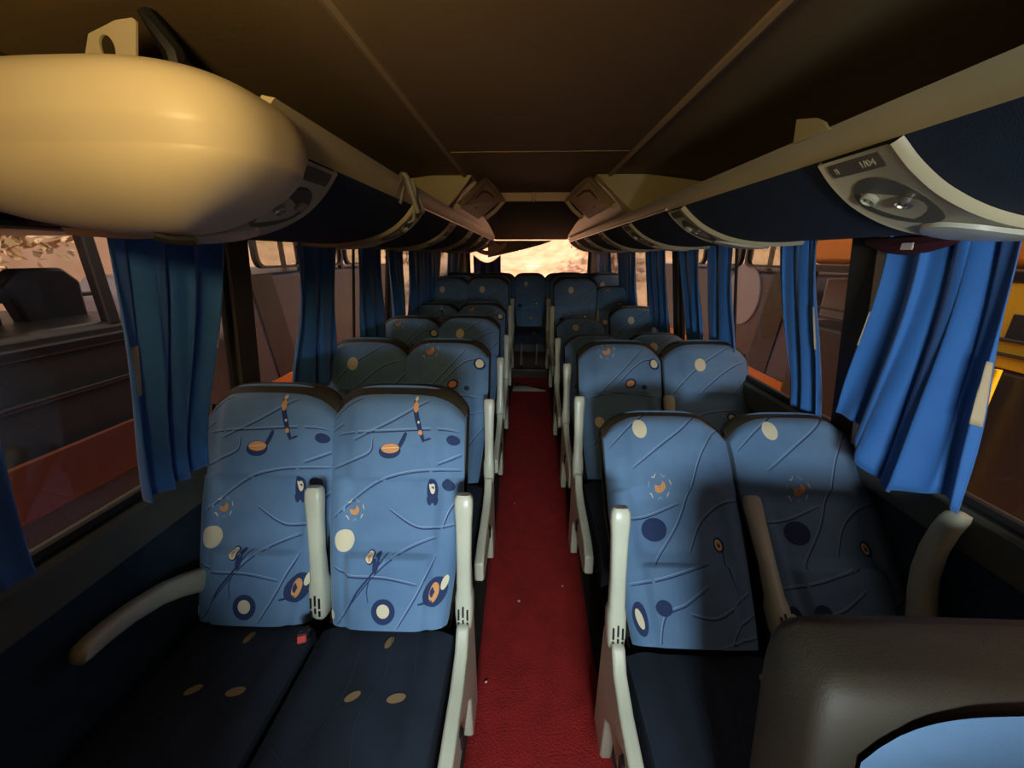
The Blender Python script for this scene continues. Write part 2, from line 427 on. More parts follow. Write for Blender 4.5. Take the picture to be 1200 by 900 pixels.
racks = {}
for side in (-1, 1):
    rail, belly = rack_prof(side)
    ys, ye = (.70, 5.15) if side < 0 else (-.95, 5.15)
    t = thing('luggage_rack', 'overhead luggage rack, cream rail and navy belly, %s' % ('running back from the cream pod' if side < 0 else 'opposite the cream pod'), 'luggage rack', ((rail[0][0]), ys, 0), group='overhead luggage racks')
    racks[side] = t
    ox, oy = t.location.x, t.location.y
    L = lambda p, y: (p[0] - ox, y - oy, p[1])
    b = MB()
    rr = smoothp(rail, 4); inner = [(p[0] + side * .02, p[1] + .004) for p in rr][::-1]
    ring = rr + inner
    b.loft([[L(p, y) for p in ring] for y in (ys, (ys + ye) / 2, ye)])
    b.build('front_rail', 'rail', t, angle=50)
    # navy belly
    b = MB(); bb = smoothp(belly, 6)
    inn = [(p[0] + side * .0, p[1] + .014) for p in bb][::-1]
    inn[-1] = (bb[0][0] + side * .014, bb[0][1] + .006)
    b.loft([[L(p, y) for p in bb + inn] for y in (ys, ye)])
    b.build('belly_panel', 'navy_panel', t, angle=50)
    # service panels
    yps = [(.64, .80), (1.43, 1.57), (2.13, 2.30), (2.90, 3.04), (3.62, 3.76), (4.34, 4.48)] if side > 0 else [(.77, .93), (1.53, 1.67), (2.26, 2.40), (3.0, 3.14), (3.72, 3.86), (4.42, 4.56)]
    for pi_, (ya, yb) in enumerate(yps):
        sgn = -1 if side > 0 else 1
        full = smoothp(belly, 6)
        o1 = offs(full, -.010 * sgn if side > 0 else -.010 * sgn)
        # choose the outward side: down / toward the aisle
        test = offs(full, .01); down = test[10][1] < full[10][1]
        d = .010 if down else -.010
        o1 = offs(full, d); o2 = offs(full, d * .1)
        b = MB()
        def flare(i):     # the panel widens toward the window
            return .018 * (i / (len(o1) - 1))
        n = len(o1)
        prof_y = [(-.0, o2), (.004, o1), (.008, offs(full, d * 1.4)), (.016, offs(full, d * 1.1))]
        rings = []
        for (dy, pr) in prof_y: rings.append([L(p, ya + dy - flare(i)) for i, p in enumerate(pr)])
        for (dy, pr) in prof_y[::-1]: rings.append([L(p, yb - dy + flare(i)) for i, p in enumerate(pr)])
        b.loft(rings, close=False, cap=False)
        sp = b.build('service_panel', 'service', t, angle=60)
        # dark oval recess, nozzle, lamp lens, speaker dish
        def on(s_, yy, dd=0.0):
            k = s_ * (n - 1); i = min(int(k), n - 2); f = k - i; q = offs(full, d * 1.2 + (d / abs(d)) * dd)
            return Vector(L((q[i][0] * (1 - f) + q[i + 1][0] * f, q[i][1] * (1 - f) + q[i + 1][1] * f), yy))
        def patch(sa, sb, y0, y1, dd, rnd=True, nn=24):
            c = []
            for k in range(nn):
                a = 2 * pi * k / nn
                ca, sa_ = cos(a), sin(a)
                if rnd: r1, r2 = ca, sa_
                else:
                    q = max(abs(ca), abs(sa_)) ** .9; r1, r2 = ca / q, sa_ / q
                c.append(on((sa + sb) / 2 + (sb - sa) / 2 * r1, (y0 + y1) / 2 + (y1 - y0) / 2 * r2, dd))
            return c
        w_ = yb - ya
        m = MB(); c1 = patch(.16, .50, ya + .14 * w_, yb - .14 * w_, .0012); c0 = patch(.16, .50, ya + .14 * w_, yb - .14 * w_, -.003); m.loft([c0, c1]); m.build('recess', 'service_dark', sp)
        m = MB(); c1 = patch(.035, .12, ya + .2 * w_, yb - .14 * w_, .0012, False); c0 = patch(.035, .12, ya + .2 * w_, yb - .14 * w_, -.003, False); m.loft([c0, c1])
        if pi_ == 0 and side > 0:
            o_ = m.build('seat_number_plate', 'service_dark', sp)
        else: m.build('seat_number_plate', 'service_dark', sp)
        for yy, s_ in ((ya + .36 * w_, .33), (yb - .34 * w_, .28)):
            m = MB(); rings = []
            for rr_, hh in ((.013, .0), (.0135, .007), (.0105, .009), (.009, .004), (.0035, .003), (.003, .008), (.0, .008)):
                ctr = on(s_, yy, 0); nr = (on(s_, yy, .01) - ctr).normalized(); tu = Vector((0, 1, 0)); tv = nr.cross(tu)
                rings.append([ctr + nr * hh + (tu * cos(2 * pi * k / 16) + tv * sin(2 * pi * k / 16)) * rr_ for k in range(16)])
            m.loft(rings); m.build('air_nozzle', 'plastic' if s_ < .3 else 'steel', sp)
        m = MB(); rings = []
        for k_, (q, dd) in enumerate(((1, 0), (.97, .007), (.8, .009), (.5, .010), (.1, .0105))):
            cs, cy = .67, (ya + yb) / 2
            rings.append([on(cs + .17 * q * cos(2 * pi * k / 24), cy + w_ * .40 * q * sin(2 * pi * k / 24), dd) for k in range(24)])
        m.loft(rings); m.build('reading_lamp_lens', 'plastic' , sp)
    # hidden shelf behind the belly
    b = MB(); x2 = .955 if side > 0 else -.875
    b.prism([(belly[0][0] + side * .02 - ox, 1.69), (x2 - ox, 1.69), (x2 - ox, 1.675), (belly[0][0] + side * .02 - ox, 1.675)], 'y', .0, ye - ys)
    b.build('shelf', 'black', t, smooth=False)
    # end cap
    b = MB(); cap = bb + [(x2, 1.69), (belly[0][0] + side * .02, 1.70)]
    b.prism([(p[0] - ox, p[1]) for p in cap], 'y', -.006, 0); b.build('end_cap', 'black', t, smooth=False)
    b = MB(); b.prism([(p[0] - ox, p[1]) for p in cap], 'y', ye - ys, ye - ys + .006)
    b.build('end_cap', 'black', t, smooth=False)
    if side < 0:
        b = MB(); b.box((-.85 - ox, .54 - oy, 1.585), (.16, .32, .03)); b.build('end_panel', 'black', t, bevel=.01)
    # bright lip under the rail further back
    b = MB(); p = rail[-1]
    b.tube([(p[0] - ox - side * .004, 1.62 - oy if side < 0 else 1.60 - oy, p[1] + .004), (p[0] - ox - side * .004, ye - oy, p[1] + .004)], .005, 8)
    b.build('chrome_lip', 'steel', t)

# number on the nearest service panel of the far side
def text(body, size, mat, parent, M4, name):
    cu = bpy.data.curves.new(name, 'FONT'); cu.body = body; cu.size = size; cu.extrude = .0006; cu.align_x = 'CENTER'; cu.align_y = 'CENTER'
    o0 = bpy.data.objects.new(name, cu); COL.objects.link(o0)
    bpy.context.view_layer.update(); dg = bpy.context.evaluated_depsgraph_get()
    me = bpy.data.meshes.new_from_object(o0.evaluated_get(dg)); bpy.data.objects.remove(o0)
    me.materials.clear(); me.materials.append(M[mat]); o = bpy.data.objects.new(name, me); COL.objects.link(o)
    o.parent = parent; o.matrix_local = M4; return o
t = racks[1]
full = smoothp(rack_prof(1)[1], 6)
q = offs(full, .0136 if offs(full, .01)[10][1] < full[10][1] else -.0136)
i = 3
pz = Vector((q[i][0] - t.location.x, 0, q[i][1])); tang = Vector((q[i + 1][0] - q[i - 1][0], 0, q[i + 1][1] - q[i - 1][1])).normalized()
xax = Vector((0, -1, 0)); yax = -tang; zax = xax.cross(yax)
for body, yy in (('1/04', .700), ('II', .762)):
    M4 = Matrix((( xax.x, yax.x, zax.x, pz.x), (xax.y, yax.y, zax.y, yy - t.location.y), (xax.z, yax.z, zax.z, pz.z), (0, 0, 0, 1)))
    text(body, .017, 'service', t, M4, 'number_lettering')

# cream tab on the rail
b = MB(); b.prism([(.76, 1.70), (.85, 1.70), (.855, 1.742), (.84, 1.738), (.80, 1.728), (.775, 1.715)], 'x', .498, .504)
o = b.build('rail_tab', 'rail', racks[1], bevel=.001); o.location = (-racks[1].location.x, -racks[1].location.y, 0)

# ------------------------------------------------------------------ cream pod
pod = thing('overhead_pod', 'large rounded cream plastic housing hanging ahead of the rack', 'housing', (-.57, .66, 1.53))
b = MB()
def se(a, e): return math.copysign(abs(a) ** e, a)
def podp(u, v, gr=0):
    th = -pi + 2 * pi * u; ph = -pi / 2 + pi * v
    e1, e2 = (.50 if ph > 0 else .95 + .5 * max(0, cos(th)) ** 1.5), .66
    cx = se(cos(ph), e1) * se(cos(th), e2); cy = se(cos(ph), e1) * se(sin(th), e2); cz = se(sin(ph), e1)
    x = (.33 if cx < 0 else .20) * cx; y = .145 * cy; z = .106 * cz
    # lower half tapers in, the upper half overhangs by a small step (seam)
    if z < .012: x *= .96; y *= .91
    if z < 0: y *= 1 - 1.6 * z * z / .0125 * .12; 
    z += -.008 * (x / .31) ** 2
    return (x, y, z + .108)
b.grid(podp, 96, 72)
b.build('shell', 'cream', pod, angle=70)
b = MB(); b.tube([(-.02, -.03, -.0), (.0, -.02, -.006), (.03, -.01, -.006)], .008, 8); b.build('grommet', 'black', pod)
# bracket above it
br = thing('bracket', 'cream tapered bracket plate with a round hole above the pod', 'bracket', (-.70, .75, 1.74))
b = MB()
outl = [(-.085, .0), (.045, .0), (.045, .06), (.065, .125), (.03, .122), (-.022, .105), (-.05, .055)]
hc, hr = (.004, .086), .016
# plate with a true hole: ring of quads between outline samples and the hole
def outline(a):
    dx, dz = cos(a), sin(a); best = None
    for k in range(len(outl)):
        p, q_ = outl[k], outl[(k + 1) % len(outl)]
        ex, ez = q_[0] - p[0], q_[1] - p[1]
        den = dx * ez - dz * ex
        if abs(den) < 1e-9: continue
        tt = ((p[0] - hc[0]) * ez - (p[1] - hc[1]) * ex) / den
        ss = ((p[0] - hc[0]) * dz - (p[1] - hc[1]) * dx) / den
        if tt > 0 and -1e-6 <= ss <= 1 + 1e-6 and (best is None or tt < best): best = tt
    return (hc[0] + dx * best, hc[1] + dz * best)
N = 72
rings = []
for yy in (0, .004):
    rings.append([(outline(2 * pi * k / N)[0], yy, outline(2 * pi * k / N)[1]) for k in range(N)])
    rings.append([(hc[0] + hr * .8 * cos(2 * pi * k / N), yy, hc[1] + hr * 1.1 * sin(2 * pi * k / N)) for k in range(N)])
b.loft([rings[0], rings[1], rings[3], rings[2], rings[0]], cap=False)
b.build('plate', 'cream', br, angle=30)
b = MB(); b.tube([(.06, .03, .15), (.075, .05, .10), (.07, .06, .06), (.085, .06, .02)], [.014, .018, .014, .012], 8)
b.build('black_strap', 'black', br)

# hanging cloth on the rail, tied strap
t = thing('tied_cloth', 'grey cloth scrap tied over the cream rail with its end hanging', 'cloth', (-.40, 1.36, 1.70))
b = MB()
b.grid(lambda u, v: (-.035 + .075 * u + .01 * sin(9 * v), -.03 + .08 * v + .01 * sin(7 * u), .045 - 2.2 * (u - .45) ** 2 * .16 + .008 * sin(11 * u + 5 * v)), 16, 16)
b.build('knot', 'cloth_grey', t, solid=.004)
b = MB()
b.tube([(.028, -.01, .03), (.036, -.012, .0), (.034, -.005, -.03), (.028, 0, -.06), (.02, .01, -.085), (.0, .015, -.095)], [.007, .007, .006, .006, .005, .003], 8)
b.build('hanging_strap', 'cloth_grey', t)

# ------------------------------------------------------------------ rear air-conditioning housing
t = thing('air_conditioning_housing', 'cream and grey rear ceiling housing with two side hatches', 'air conditioner', (.03, 2.2, 1.66))
ox, oy, oz = t.location
L3 = lambda x, y, z: (x - ox, y - oy, z - oz)
for sd in (-1, 1):
    xo = .56 if sd > 0 else -.46; xi = .34 if sd > 0 else -.28; zr = 1.70
    b = MB()
    # front fascia curving back + side soffit sloping to the rail
    def soff(u, v, xo=xo, xi=xi, sd=sd):
        y = 2.2 + 2.95 * v
        zi = CEIL - .005 if v < .16 else CEIL - .005 - (v - .16) * .12
        x = xi + (xo - xi) * u; zz = zi + (1.69 - zi) * u ** 1.6
        return L3(x, y, zz)
    b.grid(soff, 12, 20)
    b.build('side_soffit', 'rail', t, solid=.006)
    xw = .93 if sd > 0 else -.86
    b = MB()
    b.prism([(xi - ox, CEIL - .004 - oz), (xo - ox, CEIL - .004 - oz), (xw - ox, CEIL - .05 - oz), (xw - ox, 1.70 - oz), (xo - ox, 1.70 - oz), ((xi * .55 + xo * .45) - ox, 1.80 - oz)], 'y', -.02, .0)
    b.build('front_fascia', 'rail', t, smooth=False, bevel=.006)
    # tilted hatch with frame and pull
    hx = .385 if sd > 0 else -.315
    A = Vector(L3(hx + sd * .02, 1.96, 1.725)); B = Vector(L3(hx, 2.60, 1.722)); Cc = Vector(L3(.27 if sd > 0 else -.18, 2.72, 1.845)); D = Vector(L3(.335 if sd > 0 else -.245, 2.28, 1.893))
    A2 = A.lerp(D, .30)
    n_ = (B - A).cross(D - A).normalized() * (-1 if sd > 0 else 1)
    if n_.x * sd > 0: n_ = -n_
    b = MB()
    qs = [A.lerp(D, .0), B, Cc, D]
    b.loft([[p for p in qs], [p + n_ * .012 for p in qs]])
    h = b.build('hatch', 'hatch', t, smooth=False, bevel=.006)
    def hp(u, v, o_=.016): return (qs[0].lerp(qs[1], u)).lerp(qs[3].lerp(qs[2], u), v) + n_ * o_
    b = MB(); b.tube([hp(.62, .85), hp(.35, .82), hp(.20, .70), hp(.18, .40), hp(.28, .26), hp(.45, .24)], .0065, 8); b.build('pull', 'service_dark', h)
    b = MB(); b.tube([hp(-.04, -.02), hp(-.02, 1.03), hp(.5, 1.05), hp(1.02, 1.04)], .014, 8); b.build('hatch_frame', 'rail', h)
    b = MB(); b.tube([hp(1.03, 1.02, .02), hp(1.05, .55, .03), hp(1.03, .15, .03)], .013, 8); b.build('hatch_edge', 'strip', h)
# central beam with two panels, then sloping grey underside
b = MB()
b.box(L3(.035, 2.78, 1.875), (.60, .03, .05)); b.build('cross_beam', 'rail', t, bevel=.004)
for sx in (-.125, .195):
    b = MB(); b.box(L3(sx, 2.76, 1.866), (.30, .012, .055)); b.build('beam_panel', 'hatch', t, bevel=.004)
b = MB(); b.box(L3(.035, 2.75, 1.866), (.012, .02, .062)); b.build('beam_divider', 'strip', t, bevel=.002)
b = MB()
pr = [(2.79, 1.90), (2.79, 1.845), (3.0, 1.825), (3.9, 1.790), (4.3, 1.770), (5.15, 1.728), (5.6, 1.712), (5.6, 1.90)]
b.loft([[L3(x, p[0], p[1]) for p in pr] for x in (-.44, .53)])
b.build('grey_underside', 'grey_fascia', t, angle=20)

# ------------------------------------------------------------------ seats
H = .69
def hw(v, w):
    return w * (.82 + .18 * min(1, v / .5) ** .8)
def front(u, v, w=.203, off=0.0, T=.0):
    """u -1..1, v 0..1 -> point on the front of the backrest (local: -y is the front, z up)"""
    x = u * hw(v, w)
    drop = .075 * abs(u) ** 5 * max(0, (v - .72) / .28) ** 1.5 + .01 * (u * u) * v
    z = H * v - drop
    d = .035 * (1 - abs(u) ** 4)
    def ss(a, b_, t_):
        t_ = min(1, max(0, (t_ - a) / (b_ - a))); return t_ * t_ * (3 - 2 * t_)
    d += .016 * ss(.588, .604, v) * (.35 + .65 * (1 - ss(.55, .75, abs(u)))) + .012 * ss(.60, .80, v)
    inpan = 1 - ss(.58, .72, abs(u))
    d += .022 * (1 - ss(.278, .296, v)) * inpan * (1 - .4 * ss(.2, 0, v))
    d -= .008 * inpan * ss(.30, .34, v) * (1 - ss(.55, .59, v))
    d += .030 * ss(.35, .0, v) if False else 0
    d -= .045 * ss(.88, 1.0, v) ** 2 * 1
    side_bol = .012 * ss(.62, .8, abs(u)) * (1 - ss(.93, 1, abs(u)))
    d += side_bol * (v < .6)
    return Vector((x, -d - off, z))
def fnorm(u, v, w):
    e = .01
    a = front(u + e, v, w) - front(u - e, v, w); c_ = front(u, v + e, w) - front(u, v - e, w)
    n = a.cross(c_).normalized()
    return n if n.y < 0 else -n
def onf(u, v, w, o):
    return front(u, v, w) + fnorm(u, v, w) * o

ASP = 3.3
def ell(b, surf, cu, cv, ru, rv, rot, mi, o, n=20, k=1.0):
    asp = ASP
    rings = []
    for q in (1.0, .55, .01):
        rg = []
        for i in range(n):
            a = 2 * pi * i / n
            ex, ey = ru * q * cos(a), rv * q * sin(a)
            du = ex * cos(rot) - ey * sin(rot); dv = ex * sin(rot) + ey * cos(rot)
            rg.append(surf(cu + du, cv + dv / asp, o))
        rings.append(rg)
    b.loft(rings, mi, True, False)
def stroke(b, surf, pts, wd, mi, o):
    pp = smoothp(pts, 8) if len(pts) > 2 else [tuple(pts[0][a] + (pts[1][a] - pts[0][a]) * k / 8 for a in (0, 1)) for k in range(9)]
    asp = ASP; L_ = []; R_ = []
    n = len(pp)
    for i, p in enumerate(pp):
        a = pp[max(0, i - 1)]; c_ = pp[min(n - 1, i + 1)]
        tx, ty = c_[0] - a[0], (c_[1] - a[1]) * asp; q = math.hypot(tx, ty) or 1
        nx, ny = -ty / q, tx / q
        tw = wd * (.35 + .65 * math.sin(pi * min(1, max(0, i / (n - 1)))) ** .5)
        L_.append(surf(p[0] + nx * tw, p[1] + ny * tw / asp, o)); R_.append(surf(p[0] - nx * tw, p[1] - ny * tw / asp, o))
    b.loft([L_, R_], mi, False, False)
# material indices: 0 fabric 1 pale line 2 navy line 3 cream 4 orange 5 navy blob
def U(x): return (x - 50) / 250 - 1
def V(y): return 1 - (y - 40) / 855
def motif_lines(b, S_, lines, sh=.012):
    for ln in lines:
        p = [(U(x), V(y)) for x, y in ln]
        stroke(b, S_, [(x + sh, y - sh * .8) for x, y in p], .009, 2, .0006)
        stroke(b, S_, p, .0055, 1, .0009)
def sunm(b, S_, x, y, r):
    cu, cv = U(x), V(y); r = r / 250
    ell(b, S_, cu, cv, r * .42, r * .42, 0, 4, .0012); ell(b, S_, cu - r * .15, cv + r * .1, r * .33, r * .33, 0, 0, .0016)
    for k in range(7):
        a = k * 2 * pi / 7 + .3
        q = [(cu + r * .85 * cos(a + d_), cv + r * (.85 + e_) * sin(a + d_) / 3.3) for d_, e_ in ((-.22, .1), (0, -.14), (.22, .1))]
        stroke(b, S_, q, .007, 1 if k % 2 else 3, .0012)
def motifs(b, S_, kind):
    E = lambda x, y, rx, ry, rot, mi, o=.0012: ell(b, S_, U(x), V(y), rx / 250, ry / 250, rot, mi, o)
    if kind == 'A':
        motif_lines(b, S_, [[(85, 215), (300, 208), (530, 188)], [(155, 240), (290, 175), (425, 92)], [(65, 345), (160, 312), (218, 282), (225, 232)],
            [(82, 520), (230, 400), (380, 352), (540, 342)], [(285, 490), (400, 552), (535, 535)], [(490, 540), (510, 480), (545, 430)],
            [(85, 890), (290, 670), (470, 580)], [(345, 890), (420, 770), (475, 642)], [(80, 690), (150, 712), (290, 715), (420, 735)], [(60, 130), (110, 105), (180, 85)], [(455, 325), (500, 305), (540, 285)], [(60, 190), (105, 172)]])
        E(125, 605, 36, 38, 0, 3); E(295, 832, 48, 42, 0, 5, .001); E(295, 830, 26, 23, 0, 3, .0016)
        E(290, 285, 40, 27, .1, 5, .001); E(292, 276, 33, 17, .05, 4, .0016); stroke(b, S_, [(U(258), V(276)), (U(326), V(272))], .005, 3, .002)
        stroke(b, S_, [(U(312), V(290)), (U(335), V(250)), (U(348), V(218))], .03, 5, .0012)
        E(442, 425, 21, 44, 0, 5, .001); E(440, 412, 10, 25, .1, 3, .0016); E(430, 462, 8, 16, .3, 5, .0012); E(455, 462, 8, 16, -.3, 5, .0012)
        sunm(b, S_, 158, 500, 42)
        E(236, 655, 17, 22, .2, 5, .001); E(234, 655, 13, 17, .2, 3, .0016); E(236, 658, 5, 9, .2, 4, .002)
        E(262, 672, 12, 34, -.2, 5, .0012); stroke(b, S_, [(U(300), V(640)), (U(245), V(710)), (U(190), V(770)), (U(150), V(830))], .014, 5, .0012); stroke(b, S_, [(U(245), V(710)), (U(230), V(760)), (U(235), V(805))], .008, 5, .0012)
        E(490, 768, 42, 52, -.5, 5, .001); E(484, 770, 18, 34, -.2, 4, .0016); E(520, 738, 12, 25, -.3, 3, .0016); stroke(b, S_, [(U(430), V(805)), (U(455), V(800)), (U(470), V(795))], .016, 5, .0012)
        E(500, 403, 24, 18, -.3, 5, .001); E(512, 235, 24, 20, 0, 5, .001)
        stroke(b, S_, [(U(378), V(88)), (U(380), V(140)), (U(392), V(190)), (U(412), V(250))], .036, 5, .001)
        E(380, 125, 9, 20, 0, 4, .0016); E(379, 95, 6, 9, 0, 3, .0016); E(399, 217, 7, 9, .3, 4, .0016); E(391, 180, 4, 5, 0, 3, .0016); E(425, 240, 14, 4, .4, 5, .001)
        E(72, 860, 10, 15, 0, 3)
    elif kind == 'B':
        X = lambda x: 50 + (x - 70) * 500 / 425
        Y = lambda y: 40 + (y - 45) * 855 / 760
        T_ = lambda pts: [(X(x), Y(y)) for x, y in pts]
        motif_lines(b, S_, [T_([(150, 275), (250, 195), (330, 130), (405, 50)]), T_([(170, 590), (270, 465), (330, 340), (380, 220), (465, 90)]), T_([(85, 445), (180, 435), (290, 390)]),
            T_([(300, 545), (350, 450), (420, 390), (480, 370)]), T_([(90, 640), (200, 620), (350, 575)]), T_([(150, 795), (180, 720), (250, 690), (330, 640)]), T_([(260, 715), (350, 722), (470, 650)]),
            T_([(380, 800), (410, 750), (480, 710)]), T_([(80, 180), (150, 120), (225, 60)]), T_([(340, 800), (420, 780), (480, 770)])])
        E(X(187), Y(137), 28, 40, .1, 3)
        sunm(b, S_, X(232), Y(342), 50)
        E(X(200), Y(480), 48, 40, .3, 5, .001); E(X(180), Y(705), 30, 24, 0, 5, .001)
        E(X(398), Y(522), 20, 26, .2, 5, .001); E(X(396), Y(522), 13, 19, .2, 3, .0016); E(X(396), Y(522), 8, 12, .2, 4, .002); E(X(396), Y(524), 4, 7, .2, 5, .0024)
        stroke(b, S_, [(U(X(410)), V(Y(530))), (U(X(405)), V(Y(600))), (U(X(430)), V(Y(655)))], .01, 5, .0012)
        E(X(105), Y(735), 26, 50, 0, 5, .001); E(X(103), Y(735), 12, 30, .2, 3, .0016)
    elif kind == 'C':
        motif_lines(b, S_, [[(170, 380), (300, 250), (420, 110)], [(270, 330), (400, 200), (510, 150)], [(60, 420), (250, 380), (540, 400)], [(90, 700), (300, 540), (520, 480)], [(400, 890), (450, 700), (545, 560)], [(120, 890), (240, 760), (420, 700)]])
        sunm(b, S_, 210, 130, 58); E(500, 190, 34, 40, -.4, 5, .001); E(500, 188, 22, 30, -.4, 3, .0016)
        E(350, 330, 34, 28, .4, 5, .001); E(348, 330, 24, 18, .4, 4, .0016); E(430, 350, 16, 14, 0, 5); E(160, 560, 30, 30, 0, 3)
        E(420, 620, 30, 24, 0, 5); E(300, 800, 22, 26, 0, 3)
    else:
        motif_lines(b, S_, [[(80, 380), (220, 230), (420, 90)], [(220, 390), (380, 250), (520, 160)], [(420, 390), (500, 300), (545, 240)], [(70, 620), (260, 500), (540, 470)], [(260, 890), (350, 720), (530, 620)]])
        E(240, 215, 32, 38, 0, 3); E(140, 560, 36, 30, 0, 5); E(420, 520, 28, 26, 0, 5, .001); E(420, 520, 18, 16, 0, 3, .0016); E(330, 760, 26, 20, .4, 4)

def back_mesh(kind, w):
    b = MB()
    b.grid(lambda a, c: front(2 * a - 1, c, w), 48, 96, 0)
    # rim turning back to the shell
    def rim(path):
        r0 = path; r1 = [Vector((p.x * 1.0, .012, p.z)) for p in path]
        b.loft([r0, r1], 0, False, False)
    n = 96
    rim([front(-1, k / n, w) for k in range(n + 1)]); rim([front(1, k / n, w) for k in range(n + 1)])
    rim([front(2 * k / 48 - 1, 1, w) for k in range(49)]); rim([front(2 * k / 48 - 1, 0, w) for k in range(49)])
    b2 = MB(); motifs(b2, lambda u, v, o: onf(max(-.985, min(.985, u)), max(.01, min(.985, v)), w, o), kind)
    o = len(b.v); b.v += b2.v; b.f += [[i + o for i in f] for f in b2.f]; b.m += b2.m
    return b
FM = ['fabric', 'line', 'line_dark', 'cream_dot', 'orange', 'navy_blob']

def shell_mesh(w, th=.075):
    b = MB()
    n = 40; m = 24
    def sh(a, c):     # a across, c along height, wraps sides to the back
        v = c * 1.0; u = 2 * a - 1
        hwv = hw(v, w) + .008
        ux = se(sin(u * pi / 2), .55)
        y = .004 + th * (abs(cos(u * pi / 2)) ** .45) * (1 - .25 * v)
        drop = .075 * abs(ux) ** 5 * max(0, (v - .72) / .28) ** 1.5
        return Vector((ux * hwv, y, (H + .012) * v - drop - .01))
    b.grid(sh, n, 40)
    # top cap from front edge over to the back: slightly raised roll
    def cap(a, c):
        u = 2 * a - 1; ux = se(sin(u * pi / 2), .55)
        f = front(ux * .995, .955, w); bk = sh(a, 1.0)
        top = Vector((ux * (hw(1, w) + .006), (f.y + bk.y) / 2 - .008, max(bk.z, f.z) + .026))
        c2 = 1 - c
        return f * (c2 * c2) + top * (2 * c * c2) + bk * (c * c)
    b.grid(cap, n, 10)
    b.add([sh(k / n, 0) for k in range(n + 1)] , [tuple(range(n + 1))])
    return b

def cushion_mesh(w, kind):
    global ASP
    ASP = 2.3; b = MB(); D = .47; w2 = w * .93
    def top(u, v):   # v 0 front .. 1 back
        x = u * w2 * (1 - .03 * (1 - v)); yy = -D + (D - .005) * v
        e = abs(u) ** 6; f = max(0, (.12 - v) / .12) ** 2
        z = -.012 * e - .035 * f - .012 * (1 - v) * 0 + .02 * (1 - v) * .5
        z += .008 * (1 - min(1, abs(abs(u) - .75) / .2) ** 2 if abs(abs(u) - .75) < .2 else 0)
        return Vector((x, yy, z))
    b.grid(lambda a, c: top(2 * a - 1, c), 28, 30, 0)
    def skirt(path, dz=-.11):
        b.loft([path, [Vector((p.x, p.y + .0, p.z + dz)) for p in path]], 0, False, False)
    skirt([top(-1, k / 30) for k in range(31)]); skirt([top(1, k / 30) for k in range(31)]); skirt([top(2 * k / 28 - 1, 0) for k in range(29)]); skirt([top(2 * k / 28 - 1, 1) for k in range(29)])
    b2 = MB()
    S_ = lambda u, v, o: top(max(-.97, min(.97, u)), max(.02, min(.98, v))) + Vector((0, 0, o + .0008))
    if kind == 'A':
        els = [(-.45, .13, .17, .11, .9), (.45, .62, .12, .055, .2), (-.12, .62, .10, .05, .5), (.1, .92, .05, .09, -.3)]
    else:
        els = [(.72, .86, .06, .08, .3), (.3, .06, .06, .10, .5), (-.5, .35, .05, .06, .2)]
    for (u, v, ru, rv, rt) in els: ell(b2, S_, u, v, ru, rv, rt, 4, .001)
    for ln in ([(-.3, .95), (-.25, .6), (-.5, .3)], [(.1, .98), (.2, .75), (.05, .5), (.3, .2)], [(.5, .95), (.62, .7)], [(-.9, .4), (-.4, .28), (.2, .1)]): stroke(b2, S_, ln, .007, 1, .0012)
    ASP = 3.3
    o = len(b.v); b.v += b2.v; b.f += [[i + o for i in f] for f in b2.f]; b.m += b2.m
    return b
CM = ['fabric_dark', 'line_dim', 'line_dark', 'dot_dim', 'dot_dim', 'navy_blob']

def arm_mesh():
    """armrest pointing along +z from the pivot at the origin (folded up); front is -y"""
    b = MB(); rings = []
    for z, wx_, wy, cy in ((-.045, .016, .020, 0), (-.035, .022, .028, 0), (.0, .025, .034, 0), (.05, .025, .033, 0), (.075, .021, .024, -.004), (.16, .020, .019, -.010), (.26, .022, .019, -.012), (.31, .025, .020, -.012), (.335, .024, .019, -.012), (.345, .018, .013, -.012)):
        rings.append([(se(cos(2 * pi * k / 20), .6) * wx_, cy + se(sin(2 * pi * k / 20), .6) * wy, z) for k in range(20)])
    b.loft(rings)
    return b
def slots(b):
    for x in (-.012, 0, .012):
        for z, h in ((.012, .03), (-.018, .016)):
            b.box((x, -.034, z + (.008 if x == 0 else 0)), (.005, .003, h))
def warm_mesh(side):
    """curved window-side armrest, pivot at origin, pointing along +z with a swan neck"""
    b = MB(); rings = []
    path = [(0, -.03), (.0, .0), (.010, .06), (.014, .12), (.006, .19), (-.010, .25), (-.024, .285), (-.030, .300), (-.033, .308)]
    ws = [.03, .034, .030, .027, .025, .024, .024, .020, .008]
    for (y, z), w_ in zip(path, ws):
        rings.append([(se(cos(2 * pi * k / 18), .7) * (.020 if w_ > .01 else .008), y + se(sin(2 * pi * k / 18), .7) * w_, z) for k in range(18)])
    b.loft(rings); return b
MESH = {}
def cached(key, fn):
    if key not in MESH: MESH[key] = fn()
    return MESH[key]
def place(key, make, name, parent, loc=(0, 0, 0), rot=(0, 0, 0)):
    """first call builds, later calls link a copy of the same part"""
    if key not in MESH:
        o = make(); MESH[key] = o
    else:
        o = MESH[key].copy(); COL.objects.link(o)
    o.name = name
    o.parent = parent; o.location = loc; o.rotation_euler = rot
    return o

